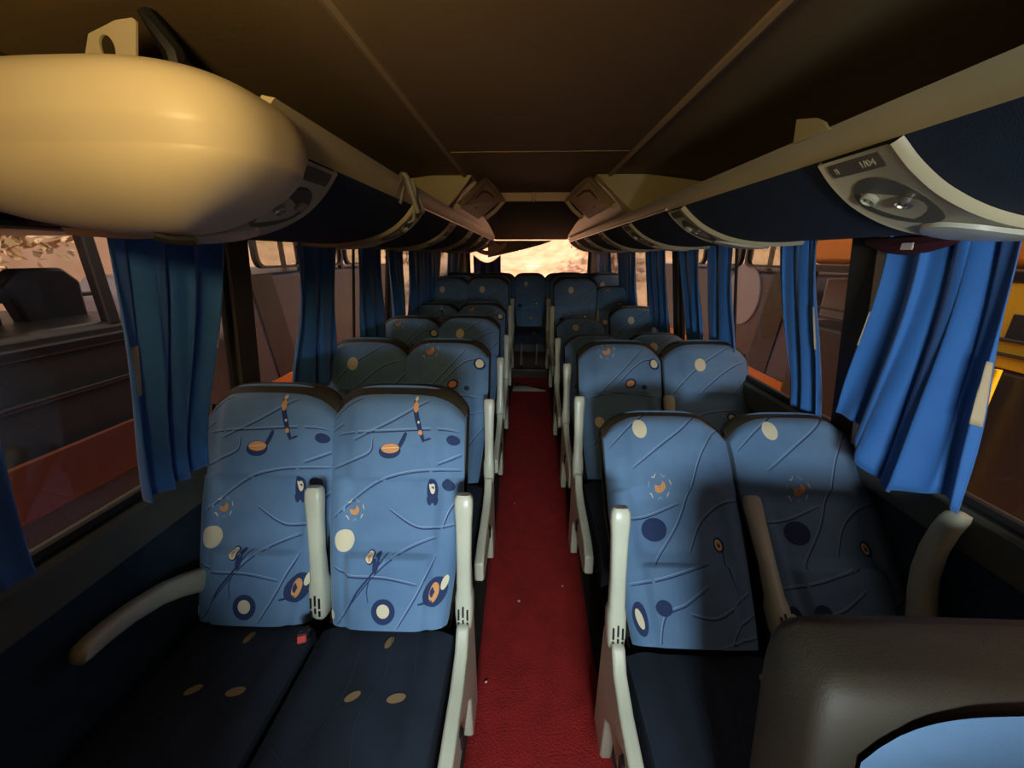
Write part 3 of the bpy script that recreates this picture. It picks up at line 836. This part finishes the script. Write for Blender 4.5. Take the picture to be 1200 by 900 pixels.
def side_panel():
    b = MB()
    pts = [(.06, .10), (.055, .50), (.02, .545), (-.05, .545), (-.085, .50), (-.16, .475), (-.36, .455), (-.43, .43), (-.44, .36), (-.40, .33), (-.10, .33), (-.06, .28), (-.05, .10)]
    b.prism(pts, 'x', -.017, .017); return b.build('side_panel', 'plastic', bevel=.008, seg=3, smooth=True)
def leg_part():
    b = MB()
    b.prism([(-.20, .0), (-.20, .02), (-.12, .03), (-.09, .34), (-.01, .34), (.0, .03), (.06, .02), (.06, 0)], 'x', -.015, .015)
    return b.build('leg', 'black', bevel=.004)
def frame_part():
    b = MB()
    for y in (-.38, -.05): b.tube([(-.19, y, .355), (.19, y, .355)], .014, 8)
    b.tube([(-.18, -.42, .36), (-.18, .0, .36)], .012, 8); b.tube([(.18, -.42, .36), (.18, .0, .36)], .012, 8)
    return b.build('seat_frame', 'black')

def make_seat(x, y, z0, rec, kind, pos, side, label, group, w=.203, arm_up=True, arm_tilt=None, win_arm=None, buckle=False, near=False, num=0):
    t = thing('bus_seat', label, 'seat', (x, y, z0), 0, group)
    kb = 'back' + kind + str(w)
    place(kb, lambda: back_mesh(kind, w).build('backrest', FM, angle=60), 'backrest', t, (0, 0, .495), (-rec, 0, 0))
    place('shell' + str(w), lambda: shell_mesh(w).build('back_shell', 'vinyl', angle=60), 'back_shell', t, (0, 0, .495), (-rec, 0, 0))
    ck = 'A' if kind in 'AC' else 'B'
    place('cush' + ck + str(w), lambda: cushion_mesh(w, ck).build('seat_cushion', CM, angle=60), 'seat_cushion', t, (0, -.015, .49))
    place('frame', frame_part, 'seat_frame', t)
    place('leg', leg_part, 'leg', t, (-.10, -.13, 0)); place('leg', leg_part, 'leg', t, (.10, -.13, 0))
    at = rec if arm_tilt is None else arm_tilt
    # inboard armrest (aisle seats: aisle side; window seats: between the two)
    ax = -side * (w + .018) if pos == 'aisle' else -side * (w - .01)
    a = place('arm', lambda: arm_mesh().build('armrest', 'plastic', angle=50), 'armrest', t, (ax, .0 if pos == 'aisle' else .02, .55), (-at, 0, 0))
    if near:
        s = MB(); slots(s); s.build('slot_grille', 'black', a, smooth=False)
    if pos == 'aisle':
        sp = place('side', side_panel, 'side_panel', t, (ax, 0, 0))
        b = MB(); b.cyl((-side * .018, -.22, .425), .012, .006, 'x', 16); b.box((-side * .022, -.22, .40), (.006, .022, .05))
        place('lev%d' % side, lambda: b.build('recline_lever', 'black', bevel=.003), 'recline_lever', sp)
    if pos == 'window':
        wt = win_arm if win_arm is not None else rad(-90)
        place('warm', lambda: warm_mesh(side).build('armrest', 'plastic', angle=50), 'armrest', t, (side * (w - .045 if side < 0 else w - .085), (.02 if side < 0 else -.01), .61 if side < 0 else .63), (-wt, 0, 0))
        if side < 0: t.children[-1].scale = (.9, -.8, .62)
    if buckle:
        b = MB(); b.tube([(0, 0, -.06), (0, -.01, 0), (.0, -.02, .02)], .008, 8); b.build('belt_stalk', 'black', t, loc=(.20, -.05, .53))
        b = MB(); b.box((0, 0, 0), (.03, .022, .05)); bk = b.build('belt_buckle', 'black', t, bevel=.004, loc=(.20, -.085, .545), rot=(rad(50), 0, rad(20)))
        b = MB(); b.box((0, -.005, .022), (.022, .018, .014)); b.build('release_button', 'red_plastic', bk, bevel=.002)
    return t

ords = ['first', 'second', 'third', 'fourth', 'fifth', 'sixth']
LX = {'aisle': -.385, 'window': -.78}
RX = {'aisle': .468, 'window': .888}
Lrows = [(.82, 0, 26, 26, 'A', 'A'), (1.55, 0, 27, 27, 'C', 'D'), (2.30, 0, 25, 27, 'D', 'C'), (3.03, 0, 25, 26, 'C', 'A'), (3.74, .15, 14, 16, 'D', 'D'), (4.38, .15, 12, 12, 'A', 'C')]
Rrows = [(.78, 0, 46, 46, 'B', 'B'), (1.60, 0, 31, 30, 'C', 'D'), (2.17, 0, 46, 44, 'D', 'D'), (2.92, 0, 46, 28, 'D', 'D'), (3.70, .15, 14, 36, 'D', 'C'), (4.38, .15, 12, 12, 'B', 'D')]
SIDES = {-1: 'on the pod side', 1: 'opposite the pod'}
GR = {-1: 'paired seats on the pod side', 1: 'paired seats opposite the pod'}
feat = {(-1, 0, 'aisle'): 'bright blue patterned aisle seat at the front on the pod side, folded-up armrests',
        (-1, 0, 'window'): 'half-shaded blue window seat at the front beside the pale lowered armrest',
        (1, 0, 'aisle'): 'reclined blue aisle seat at the front opposite the pod with one cream egg motif',
        (1, 0, 'window'): 'reclined blue window seat behind the big olive-topped seat',
        (1, 1, 'aisle'): 'upright blue aisle seat in the second row opposite the pod',
        (1, 1, 'window'): 'window seat with one pale dot in the second row opposite the pod',
        (-1, 1, 'aisle'): 'blue aisle seat with sun motif at its top, second row on the pod side'}
for sd, rows, XX in ((-1, Lrows, LX), (1, Rrows, RX)):
    for i, (y, z0, ra, rw, ka, kw) in enumerate(rows):
        raised = ', raised floor' if z0 else ''
        for pos, rc, kd in (('aisle', ra, ka), ('window', rw, kw)):
            lab = feat.get((sd, i, pos), 'dim blue %s seat, %s row back, %s%s' % (pos, ords[i], SIDES[sd], raised))
            at = rad(13) if pos == 'aisle' or sd < 0 else rad(rc)
            wa = None
            if pos == 'window': wa = rad(-67) if sd < 0 else (rad(9) if i == 0 else rad(-80))
            make_seat(XX[pos], y, z0, rad(rc), kd, pos, sd, lab, GR[sd], arm_tilt=at, win_arm=wa, buckle=(sd < 0 and i == 0 and pos == 'window'), near=(i == 0))

# rear bench row: five seats across
rl = ['dark seat at the pod-side window end of the rear row', 'dark seat of the rear row beneath the short violet curtain', 'dark middle seat of the rear row facing the aisle', 'dark seat of the rear row just past the middle seat, opposite the pod', 'dark seat at the window end of the rear row opposite the pod']
for k in range(5):
    x = [-.76, -.36, .035, .44, .84][k]
    t = thing('bus_seat', rl[k], 'seat', (x, 5.14, .11), 0, 'rear row seats')
    place('backD0.203', None, 'backrest', t, (0, 0, .495), (-rad(10), 0, 0))
    place('shell0.203', None, 'back_shell', t, (0, 0, .495), (-rad(10), 0, 0))
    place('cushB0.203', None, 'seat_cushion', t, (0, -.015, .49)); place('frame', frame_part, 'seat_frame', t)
    place('leg', leg_part, 'leg', t, (-.10, -.13, 0)); place('leg', leg_part, 'leg', t, (.10, -.13, 0))

# large front seat in the near corner: vinyl-wrapped block with blue front
t = thing('bus_seat', 'large near-corner seat with an olive vinyl top and blue front', 'seat', (.675, .205, 0))
def wrap():
    b = MB(); rings = []
    n = 48
    for z, s in ((.54, .97), (.58, 1.0), (.80, 1.0), (.92, .995), (.965, .975), (.988, .93), (1.0, .86), (1.003, .5), (1.004, .1)):
        w_, d_ = .315, .072
        ring = []
        for k in range(n):
            a = 2 * pi * k / n
            inset = (1 - s)
            px = se(cos(a), .28) * (w_ - inset * .20); py = se(sin(a), .28) * (d_ - inset * .14 if s > .5 else d_ * s)
            if s <= .5: px = se(cos(a), .28) * (w_ * s)
            y = .19 + py + (z - 1) * .16 - .008 * cos(px / w_ * pi / 2) * 0
            ring.append((px, y, z))
        rings.append(ring)
    b.loft(rings); return b
wrap().build('back_shell', 'vinyl', t, angle=50)
b = MB()
def ff(u, v, o=0):
    x = -.27 + .56 * u; z = .54 + v * (.447)
    top = .015 * (1 - (2 * u - 1) ** 2) - .06 * abs(2 * u - 1) ** 6
    z += top * v
    bul = .030 * (1 - abs(2 * u - 1) ** 4) * (1 - max(0, (v - .86) / .14) ** 2)
    y = .19 - .070 + (z - 1) * .16 - .006 - bul - o
    return Vector((x, y, z))
b.grid(lambda u, v: ff(u, v), 30, 30)
b2 = MB(); Sf = lambda u, v, o: ff((u + 1) / 2, v, o)
for ln in ([(-.1, .95), (.2, .7), (.3, .3)], [(.5, .97), (.62, .7), (.9, .5)], [(-.9, .6), (-.4, .45), (.1, .1)]): stroke(b2, Sf, ln, .008, 1, .0015)
ell(b2, Sf, .1, .5, .1, .1, 0, 3, .0015)
o_ = len(b.v); b.v += b2.v; b.f += [[i + o_ for i in f] for f in b2.f]; b.m += b2.m
b.build('backrest', FM, t, angle=60, loc=(0, 0, 0))
b = MB(); b.box((0, -.18, .44), (.56, .46, .12)); b.build('seat_cushion', 'fabric_dark', t, bevel=.03, seg=4)
b = MB(); b.box((0, -.12, .37), (.5, .36, .03)); b.build('seat_frame', 'black', t, bevel=.004)
for sx in (-.2, .2):
    b = MB(); b.prism([(-.26, .0), (-.26, .02), (-.18, .03), (-.15, .36), (-.07, .36), (-.06, .03), (.0, .02), (.0, 0)], 'x', sx - .015, sx + .015); b.build('leg', 'black', t, bevel=.004)

# ------------------------------------------------------------------ curtains
def curtain(name, label, side, ty, by, zt, zb, folds, amp, mat='curtain', waist=None, swing=0.0, flare=0.0, tabs=(), zjag=0.0, ph=0.0, inset=.03, lift=0.0):
    """ty, by: (y0,y1) at top and bottom"""
    t = thing(name, label, 'curtain', (wx(side, zt) - side * inset, (ty[0] + ty[1]) / 2, zt), 0, 'blue window curtains')
    ox, oy, oz = t.location
    def c(u, v, o=0):   # v 0 top .. 1 bottom
        e = v * v * (3 - 2 * v)
        y0 = ty[0] + (by[0] - ty[0]) * e; y1 = ty[1] + (by[1] - ty[1]) * e
        if waist:
            k = math.exp(-((v - waist[0]) / .28) ** 2) * waist[1]; m_ = (y0 + y1) / 2
            y0 += (m_ - y0) * k; y1 += (m_ - y1) * k
        z = zt + (zb - zt) * v + zjag * sin(u * 9 + ph) * v ** 3 + zjag * .8 * (u - .5) * v ** 3 + lift * u ** 3 * v ** 3
        ub = u + .018 * sin(6 * v + ph)
        f = sin(ub * folds * 2 * pi + ph + .8 * v) + .35 * sin(ub * folds * 4.7 * pi + 2 * ph - v * 2)
        x = wx(side, z) - side * (inset + amp * (.55 + .6 * v) * f + amp * .9 + swing * v ** 2 + flare * sin(pi * u) * v ** 3) - side * o
        y = y0 + (y1 - y0) * u + .006 * cos(ub * folds * 4 * pi + ph)
        return Vector((x - ox, y - oy, z - oz))
    b = MB(); b.grid(lambda u, v: c(u, v), 90, 30)
    cl = b.build('cloth', mat, t, angle=180, solid=.0025)
    for (u0, u1, v0, v1) in tabs:
        b = MB(); b.grid(lambda u, v: c(u0 + (u1 - u0) * u, v0 + (v1 - v0) * v, .003), 6, 8)
        b.build('fastening_tape', 'tape', t, solid=.003)
    return t
Z = 1.575
curtain('window_curtain', 'wide bright blue curtain billowing over the front window opposite the pod', 1, (.80, 1.095), (.77, 1.15), Z, .935, 3.2, .017, swing=.02, flare=.05, lift=.10, tabs=((.0, .055, .44, .66), (.955, 1.0, .35, .52)), zjag=.035, ph=.6)
curtain('window_curtain', 'narrow bright blue curtain gathered just behind the front pillar opposite the pod', 1, (1.36, 1.56), (1.27, 1.44), Z, .955, 2.5, .014, tabs=((.0, .06, .38, .6), (.96, 1.0, .38, .6)), ph=1.4, waist=(.55, -.12))
curtain('window_curtain', 'teal-blue twisted curtain above the second-row dotted seat', 1, (1.89, 2.17), (1.86, 2.14), Z, .97, 2.2, .014, ph=2.2, waist=(.3, .12))
curtain('window_curtain', 'slanting blue curtain beside the teal-blue twisted one', 1, (2.24, 2.58), (2.18, 2.44), Z, .97, 2.5, .014, ph=.3, waist=(.4, .1))
curtain('window_curtain', 'dim blue curtain over the third window opposite the pod', 1, (2.78, 3.22), (2.74, 3.14), Z, .96, 3, .015, ph=1.0)
curtain('window_curtain', 'dark blue curtain before the last seat pairs opposite the pod', 1, (3.55, 4.25), (3.6, 4.2), Z, .96, 4, .016, ph=1.8)
curtain('window_curtain', 'greyish curtain bunched at the rear corner opposite the pod', 1, (4.6, 5.5), (4.75, 5.4), Z, .96, 5, .018, ph=2.8)
curtain('window_curtain', 'wide dark blue curtain beside the front window on the pod side', -1, (.80, 1.13), (.76, .945), Z, .93, 3.2, .018, tabs=((.10, .18, .42, .60), (.97, 1.0, .34, .5)), ph=.9, swing=.01)
curtain('window_curtain', 'dark navy curtain behind the front pillar on the pod side', -1, (1.50, 1.83), (1.42, 1.80), Z, .93, 2.6, .015, ph=2.0, waist=(.4, .12))
curtain('window_curtain', 'dark blue curtain beside the second-row seats on the pod side', -1, (2.03, 2.38), (2.06, 2.50), Z, .93, 2.6, .015, ph=.2)
curtain('window_curtain', 'dark blue curtain over the third window on the pod side', -1, (2.48, 2.82), (2.62, 2.95), Z, .93, 2.6, .015, ph=1.2)
curtain('window_curtain', 'wide dark blue curtain nearest the rear on the pod side', -1, (2.92, 3.86), (3.02, 3.95), Z, .93, 5, .016, ph=2.4)
curtain('window_curtain', 'dark curtain bunched in the rear corner on the pod side', -1, (4.35, 5.1), (4.4, 5.0), Z, .93, 4, .016, ph=.5)
curtain('window_curtain', 'dark blue curtain edge at the near end of the pod-side wall', -1, (.32, .565), (.30, .55), Z, .93, 3, .016, ph=2.4)

# curtain tracks
for side in (-1, 1):
    x = wx(side, 1.578) - side * .03
    b = MB(); b.box((0, 0, 0), (.014, 5.9, .010))
    o = b.build('curtain_track', 'steel', bevel=.002, loc=(x, 2.7, 1.583))
    tag(o, 'thin metal curtain track above the windows %s' % ('on the pod side' if side < 0 else 'opposite the pod'), 'curtain track', 'curtain tracks')
# dark maroon cloth above the big curtain
t = thing('hanging_garment', 'dark maroon cloth bundled above the wide bright curtain', 'cloth', (.925, 1.03, 1.53))
b = MB(); rings = []
for k in range(9):
    v = k / 8; r = .032 * sin(pi * (.08 + .84 * v)) + .004
    rings.append([(r * .5 * cos(2 * pi * i / 14) * (1 + .15 * sin(3 * i)), -.12 + .24 * v, .006 + r * .62 * sin(2 * pi * i / 14) - .012 * sin(pi * v)) for i in range(14)])
b.loft(rings); b.build('bundle', 'maroon', t)
b = MB(); b.box((-.018, -.02, -.008), (.004, .03, .016)); b.build('pale_label', 'hatch', t, bevel=.001)

# short violet curtain and fallen valance in the rear window
t = thing('rear_curtain', 'short violet-blue curtain with a sagging top in the rear window', 'curtain', (-.56, 5.60, 1.35))
b = MB(); b.grid(lambda u, v: (-.19 + .38 * u, .02 * sin(u * 19), (.165 - .10 * sin(pi * u)) * (1 - v) - .22 * v), 50, 12); b.build('cloth', 'purple', t, solid=.003)
t = thing('rear_valance', 'pale cloth valance sagging diagonally across the rear window top', 'valance', (-.1, 5.62, 1.60))
b = MB(); b.grid(lambda u, v: (-.02 - .33 * (1 - u) + .0 + .55 * u * 1.0 - .1, .015 * sin(u * 16 + v * 3), .10 - (1 - v) * (.22 * (1 - u) ** .8)), 40, 12); b.build('cloth', 'patch', t, solid=.003)
t = thing('fallen_liner', 'crumpled pinkish liner strip drooping in the rear window corner', 'liner', (-.50, 5.50, 1.60))
b = MB()
for k in range(4): b.box((-.2 + .09 * k, 0, .08 - .01 * k), (.26, .006, .02), 0, Matrix.Rotation(rad(25), 3, 'Y'))
b.grid(lambda u, v: (-.30 + .52 * u, .03 + .01 * sin(u * 9), .03 - .12 * sin(pi * u) + .06 * v), 30, 6)
b.build('strip', 'hatch', t, solid=.003)

# ------------------------------------------------------------------ outside
b = MB(); b.grid(lambda u, v: (-60 + 120 * u, -40 + 120 * v, -1.05 + .05 * sin(u * 30) * sin(v * 26)), 60, 60)
struct(b.build('ground', 'soil'))
def wheel(parent, x, y, z, r, w_=.22):
    b = MB(); b.cyl((x, y, z), r, w_, 'x', 28); wl_ = b.build('wheel', 'tyre', parent, bevel=.03)
    b = MB(); b.cyl((x, y, z), r * .55, w_ + .02, 'x', 24); b.build('hub', 'steel', wl_, bevel=.01)
def rrect(y0, y1, z0, z1, r, n=6):
    pts = []
    for cy, cz, a0 in ((y1 - r, z1 - r, 0), (y0 + r, z1 - r, 90), (y0 + r, z0 + r, 180), (y1 - r, z0 + r, 270)):
        for k in range(n + 1):
            a = rad(a0 + 90 * k / n); pts.append((cy + r * cos(a), cz + r * sin(a)))
    return pts
def framed(parent, name, x, pts, th, mat_f, mat_g=None):
    """window outline in the plane x=const with a raised border"""
    cy = sum(p[0] for p in pts) / len(pts); cz = sum(p[1] for p in pts) / len(pts)
    inn = [(cy + (p[0] - cy) * .9, cz + (p[1] - cz) * .86) for p in pts]
    b = MB(); r = [[(x + d, p[0], p[1]) for p in q] for q, d in ((pts, -th), (pts, th), (inn, th), (inn, -th), (pts, -th))]
    b.loft(r, cap=False); o = b.build(name, mat_f, parent)
    if mat_g:
        b = MB(); b.prism(inn, 'x', x - .004, x + .004); b.build('pane', mat_g, o, smooth=False)
    return o

# yellow bus parked alongside (open band of windows: posts, rails, see-through)
t = thing('yellow_bus', 'yellow and orange bus parked alongside opposite the pod', 'bus', (3.0, 1.2, -1.0))
ox, oy, oz = t.location
def B_(parent, name, mat, x, y, z, dx, dy, dz, bev=.01):
    b = MB(); b.box((x - ox, y - oy, z - oz), (dx, dy, dz)); return b.build(name, mat, parent, bevel=bev)
B_(t, 'upper_body', 'orange_paint', 4.0, .95, 1.86, 2.0, 6.9, .88, .06)
B_(t, 'lower_body', 'grey_paint', 4.0, .95, .30, 2.0, 6.9, 1.06, .04)
B_(t, 'side_band', 'yellow', 3.0, .05, 1.09, .05, 5.1, .52)
B_(t, 'window_rail', 'black', 2.985, .95, 1.385, .06, 6.9, .07)
B_(t, 'grey_notice', 'grey_paint', 2.97, 2.36, 1.09, .01, .22, .15)
for y in (2.72, 3.48, 4.36): B_(t, 'window_post', 'black', 3.03, y, 1.09, .06, .10, .54)
for z in (1.01, .92): B_(t, 'guard_rail', 'black', 2.96, .95, z, .03, 6.8, .020)
B_(t, 'far_side_panel', 'yellow', 4.9, -.4, 1.1, .04, 4.0, .5)
b = MB(); b.tube([(2.93 - ox, 2.52 - oy, 0), (2.93 - ox, 2.52 - oy, .83 - oz)], .022, 10); b.build('door_pole', 'yellow', t)
b = MB(); b.tube([(2.93 - ox, 2.40 - oy, 0), (2.93 - ox, 2.40 - oy, .83 - oz)], .018, 10); b.build('door_pole', 'yellow', t)
for y in (-1.2, 2.6): wheel(t, 3.1 - ox, y - oy, -.55 - oz, .45)
# van further along: open window band between body and roof
def van(name, label, loc, sgn, paint, wins, disc):
    t = thing(name, label, 'van', loc)
    X = lambda a: (min(0, sgn * a), max(0, sgn * a))
    x0, x1 = (0, 1.8) if sgn > 0 else (-1.8, 0)
    b = MB(); b.prism([(-1.9, .35), (-1.9, 2.1), (-1.7, 2.3), (3.3, 2.34), (3.4, 2.2), (3.4, .35)], 'x', x0, x1); b.build('body', paint, t, bevel=.06, seg=3)
    b = MB(); b.prism([(-1.6, 2.80), (-1.4, 2.92), (3.1, 2.92), (3.3, 2.80)], 'x', x0, x1); b.build('roof', paint, t, bevel=.03, seg=2)
    for y in (-1.55, -.45, .75, 1.95, 3.2):
        for xx in (x0 + .04, x1 - .04):
            b = MB(); b.box((xx, y, 2.56), (.06, .10, .54)); b.build('window_post', 'black', t, bevel=.01)
    for y0, y1 in wins:
        framed(t, 'side_window', -sgn * .012, rrect(y0, y1, 2.36, 2.78, .12), .03, 'black', 'car_glass')
    b = MB(); b.box((-sgn * .012, .75, .85), (.02, 5.1, .40)); b.build('lower_stripe', 'orange_paint', t, bevel=.005)
    b = MB(); b.prism([(-1.4, 1.05), (-.95, 1.05), (-1.2, 2.3), (-1.6, 2.3)], 'x', min(0, -sgn * .015), max(0, -sgn * .015)); b.build('dark_stripe', 'black', t, smooth=False)
    if disc:
        b = MB(); b.prism([(.12, 1.75), (1.6, 1.75), (1.6, 2.27), (.12, 2.27)], 'y', -1.925, -1.90); b.build('pale_end_panel', 'wallpaint', t, bevel=.01)  # pale panel added to stand for the bright view through the bus windows
        b = MB(); b.cyl((-sgn * .01, -.55, 1.98), .42, .02, 'x', 40); b.build('round_emblem', 'white_paint', t)
    for y in (-1.2, 2.5): wheel(t, sgn * .1, y, .38, .38)
    return t
van('dark_van', 'dark violet-grey van with a pale disc parked beyond the yellow bus', (3.1, 6.3, -1.0), 1, 'dull_paint', [(-1.45, -.5), (-.38, .7), (.82, 1.9)], True)

# pod side: grey bus with open window band close by
t = thing('grey_bus', 'dark grey bus parked alongside on the pod side', 'bus', (-2.6, 1.2, -1.0))
ox, oy, oz = t.location
B_(t, 'lower_body', 'grey_paint', -3.5, .2, .40, 1.9, 5.0, 1.45, .04)
B_(t, 'roof', 'grey_paint', -3.5, .2, 1.80, 1.9, 5.0, .34, .06)
B_(t, 'body_moulding', 'black', -2.53, .2, 1.03, .04, 5.0, .06)
B_(t, 'body_moulding', 'black', -2.53, .2, .78, .03, 5.0, .03)
B_(t, 'skirt', 'roofing', -2.52, .2, .36, .03, 5.0, .30)
for y in (-2.2, -1.0, .2, 1.2, 2.29, 2.66): B_(t, 'window_post', 'grey_paint', -2.58, y, 1.43, .06, .07, .66)
B_(t, 'seat_rail', 'black', -3.2, 1.2, 1.24, .03, 3.4, .03)
for y in (1.15, 1.75, 2.2):
    b = MB(); b.prism([(y - oy, 1.1 - oz), (y - .04 - oy, 1.34 - oz), (y + .04 - oy, 1.43 - oz), (y + .28 - oy, 1.43 - oz), (y + .36 - oy, 1.34 - oz), (y + .34 - oy, 1.1 - oz)], 'x', -3.1 - ox, -3.0 - ox); b.build('inner_seat', 'black', t, bevel=.02)
for y in (-1.3, 1.9): wheel(t, -2.72 - ox, y - oy, -.55 - oz, .45)
van('grey_van', 'grey van with an orange lower stripe parked on the pod side', (-3.1, 5.9, -1.0), -1, 'dull_paint', [(-1.45, -.5), (-.38, .7), (.82, 1.9)], False)

# yard walls and buildings
b = MB(); b.box((11, 12, .9), (.3, 30, 3.9)); tag(b.build('yard_wall', 'wallpaint', bevel=.02), 'pale rendered yard wall beyond the yellow bus', 'wall')
b = MB(); b.box((-11, 2, .9), (.3, 26, 3.9)); tag(b.build('yard_wall', 'wallpaint', bevel=.02), 'pale rendered yard wall beyond the grey bus', 'wall')
b = MB(); b.grid(lambda u, v: (-14 + 28 * u, 13 + 9 * v + 1.5 * sin(u * 7), -1.1 + 4.6 * v ** .7 + .35 * sin(u * 17 + v * 5)), 60, 24)
struct(b.build('terrain_bank', 'bank'))
def tree(name, label, x, y, h, r, seed):
    rnd = random.Random(seed)
    t = thing(name, label, 'tree', (x, y, -1.05), 0, 'trees around the yard')
    b = MB(); b.tube([(0, 0, 0), (.08, .05, h * .35), (-.05, .1, h * .7)], [.16, .12, .07], 8)
    for k in range(5):
        a = k * 1.3; b.tube([(0, .05, h * (.35 + .07 * k)), (r * .6 * cos(a), r * .6 * sin(a), h * (.6 + .07 * k))], [.05, .02], 6)
    b.build('trunk', 'bark', t)
    b = MB()
    for k in range(1500):
        a = rnd.uniform(0, 2 * pi); q = rnd.uniform(-1, 1); rr = r * rnd.uniform(.55, 1.0)
        c_ = Vector((rr * cos(a) * math.sqrt(1 - q * q), rr * sin(a) * math.sqrt(1 - q * q), h * .72 + rr * .75 * q))
        s_ = rnd.uniform(.06, .13)
        R = Matrix.Rotation(rnd.uniform(0, 6), 3, Vector((rnd.random() - .5, rnd.random() - .5, rnd.random() - .5)).normalized())
        b.add([c_ + R @ Vector(p) * s_ for p in ((-1, 0, 0), (-.3, .5, .1), (1, 0, 0), (-.3, -.5, .1))], [(0, 1, 2, 3)])
    b.build('foliage', 'leaf', t, smooth=False)
tl = ['behind the grey bus', 'above the yard wall near the grey bus', 'beyond the rear window, pod side', 'beyond the rear window, opposite side', 'behind the white van', 'behind the yellow bus']
for k, (x, y, h, r) in enumerate([(-7.5, 1.5, 4.6, 1.7), (-8, 5.2, 5, 1.9), (-3.4, 12.5, 5, 1.8), (2.6, 12.8, 5.4, 1.9), (7.5, 9.0, 5.2, 1.9), (8, 3.4, 5, 1.8)]):
    tree('tree', 'dusty pale-leaved tree ' + tl[k], x, y, h, r, k)
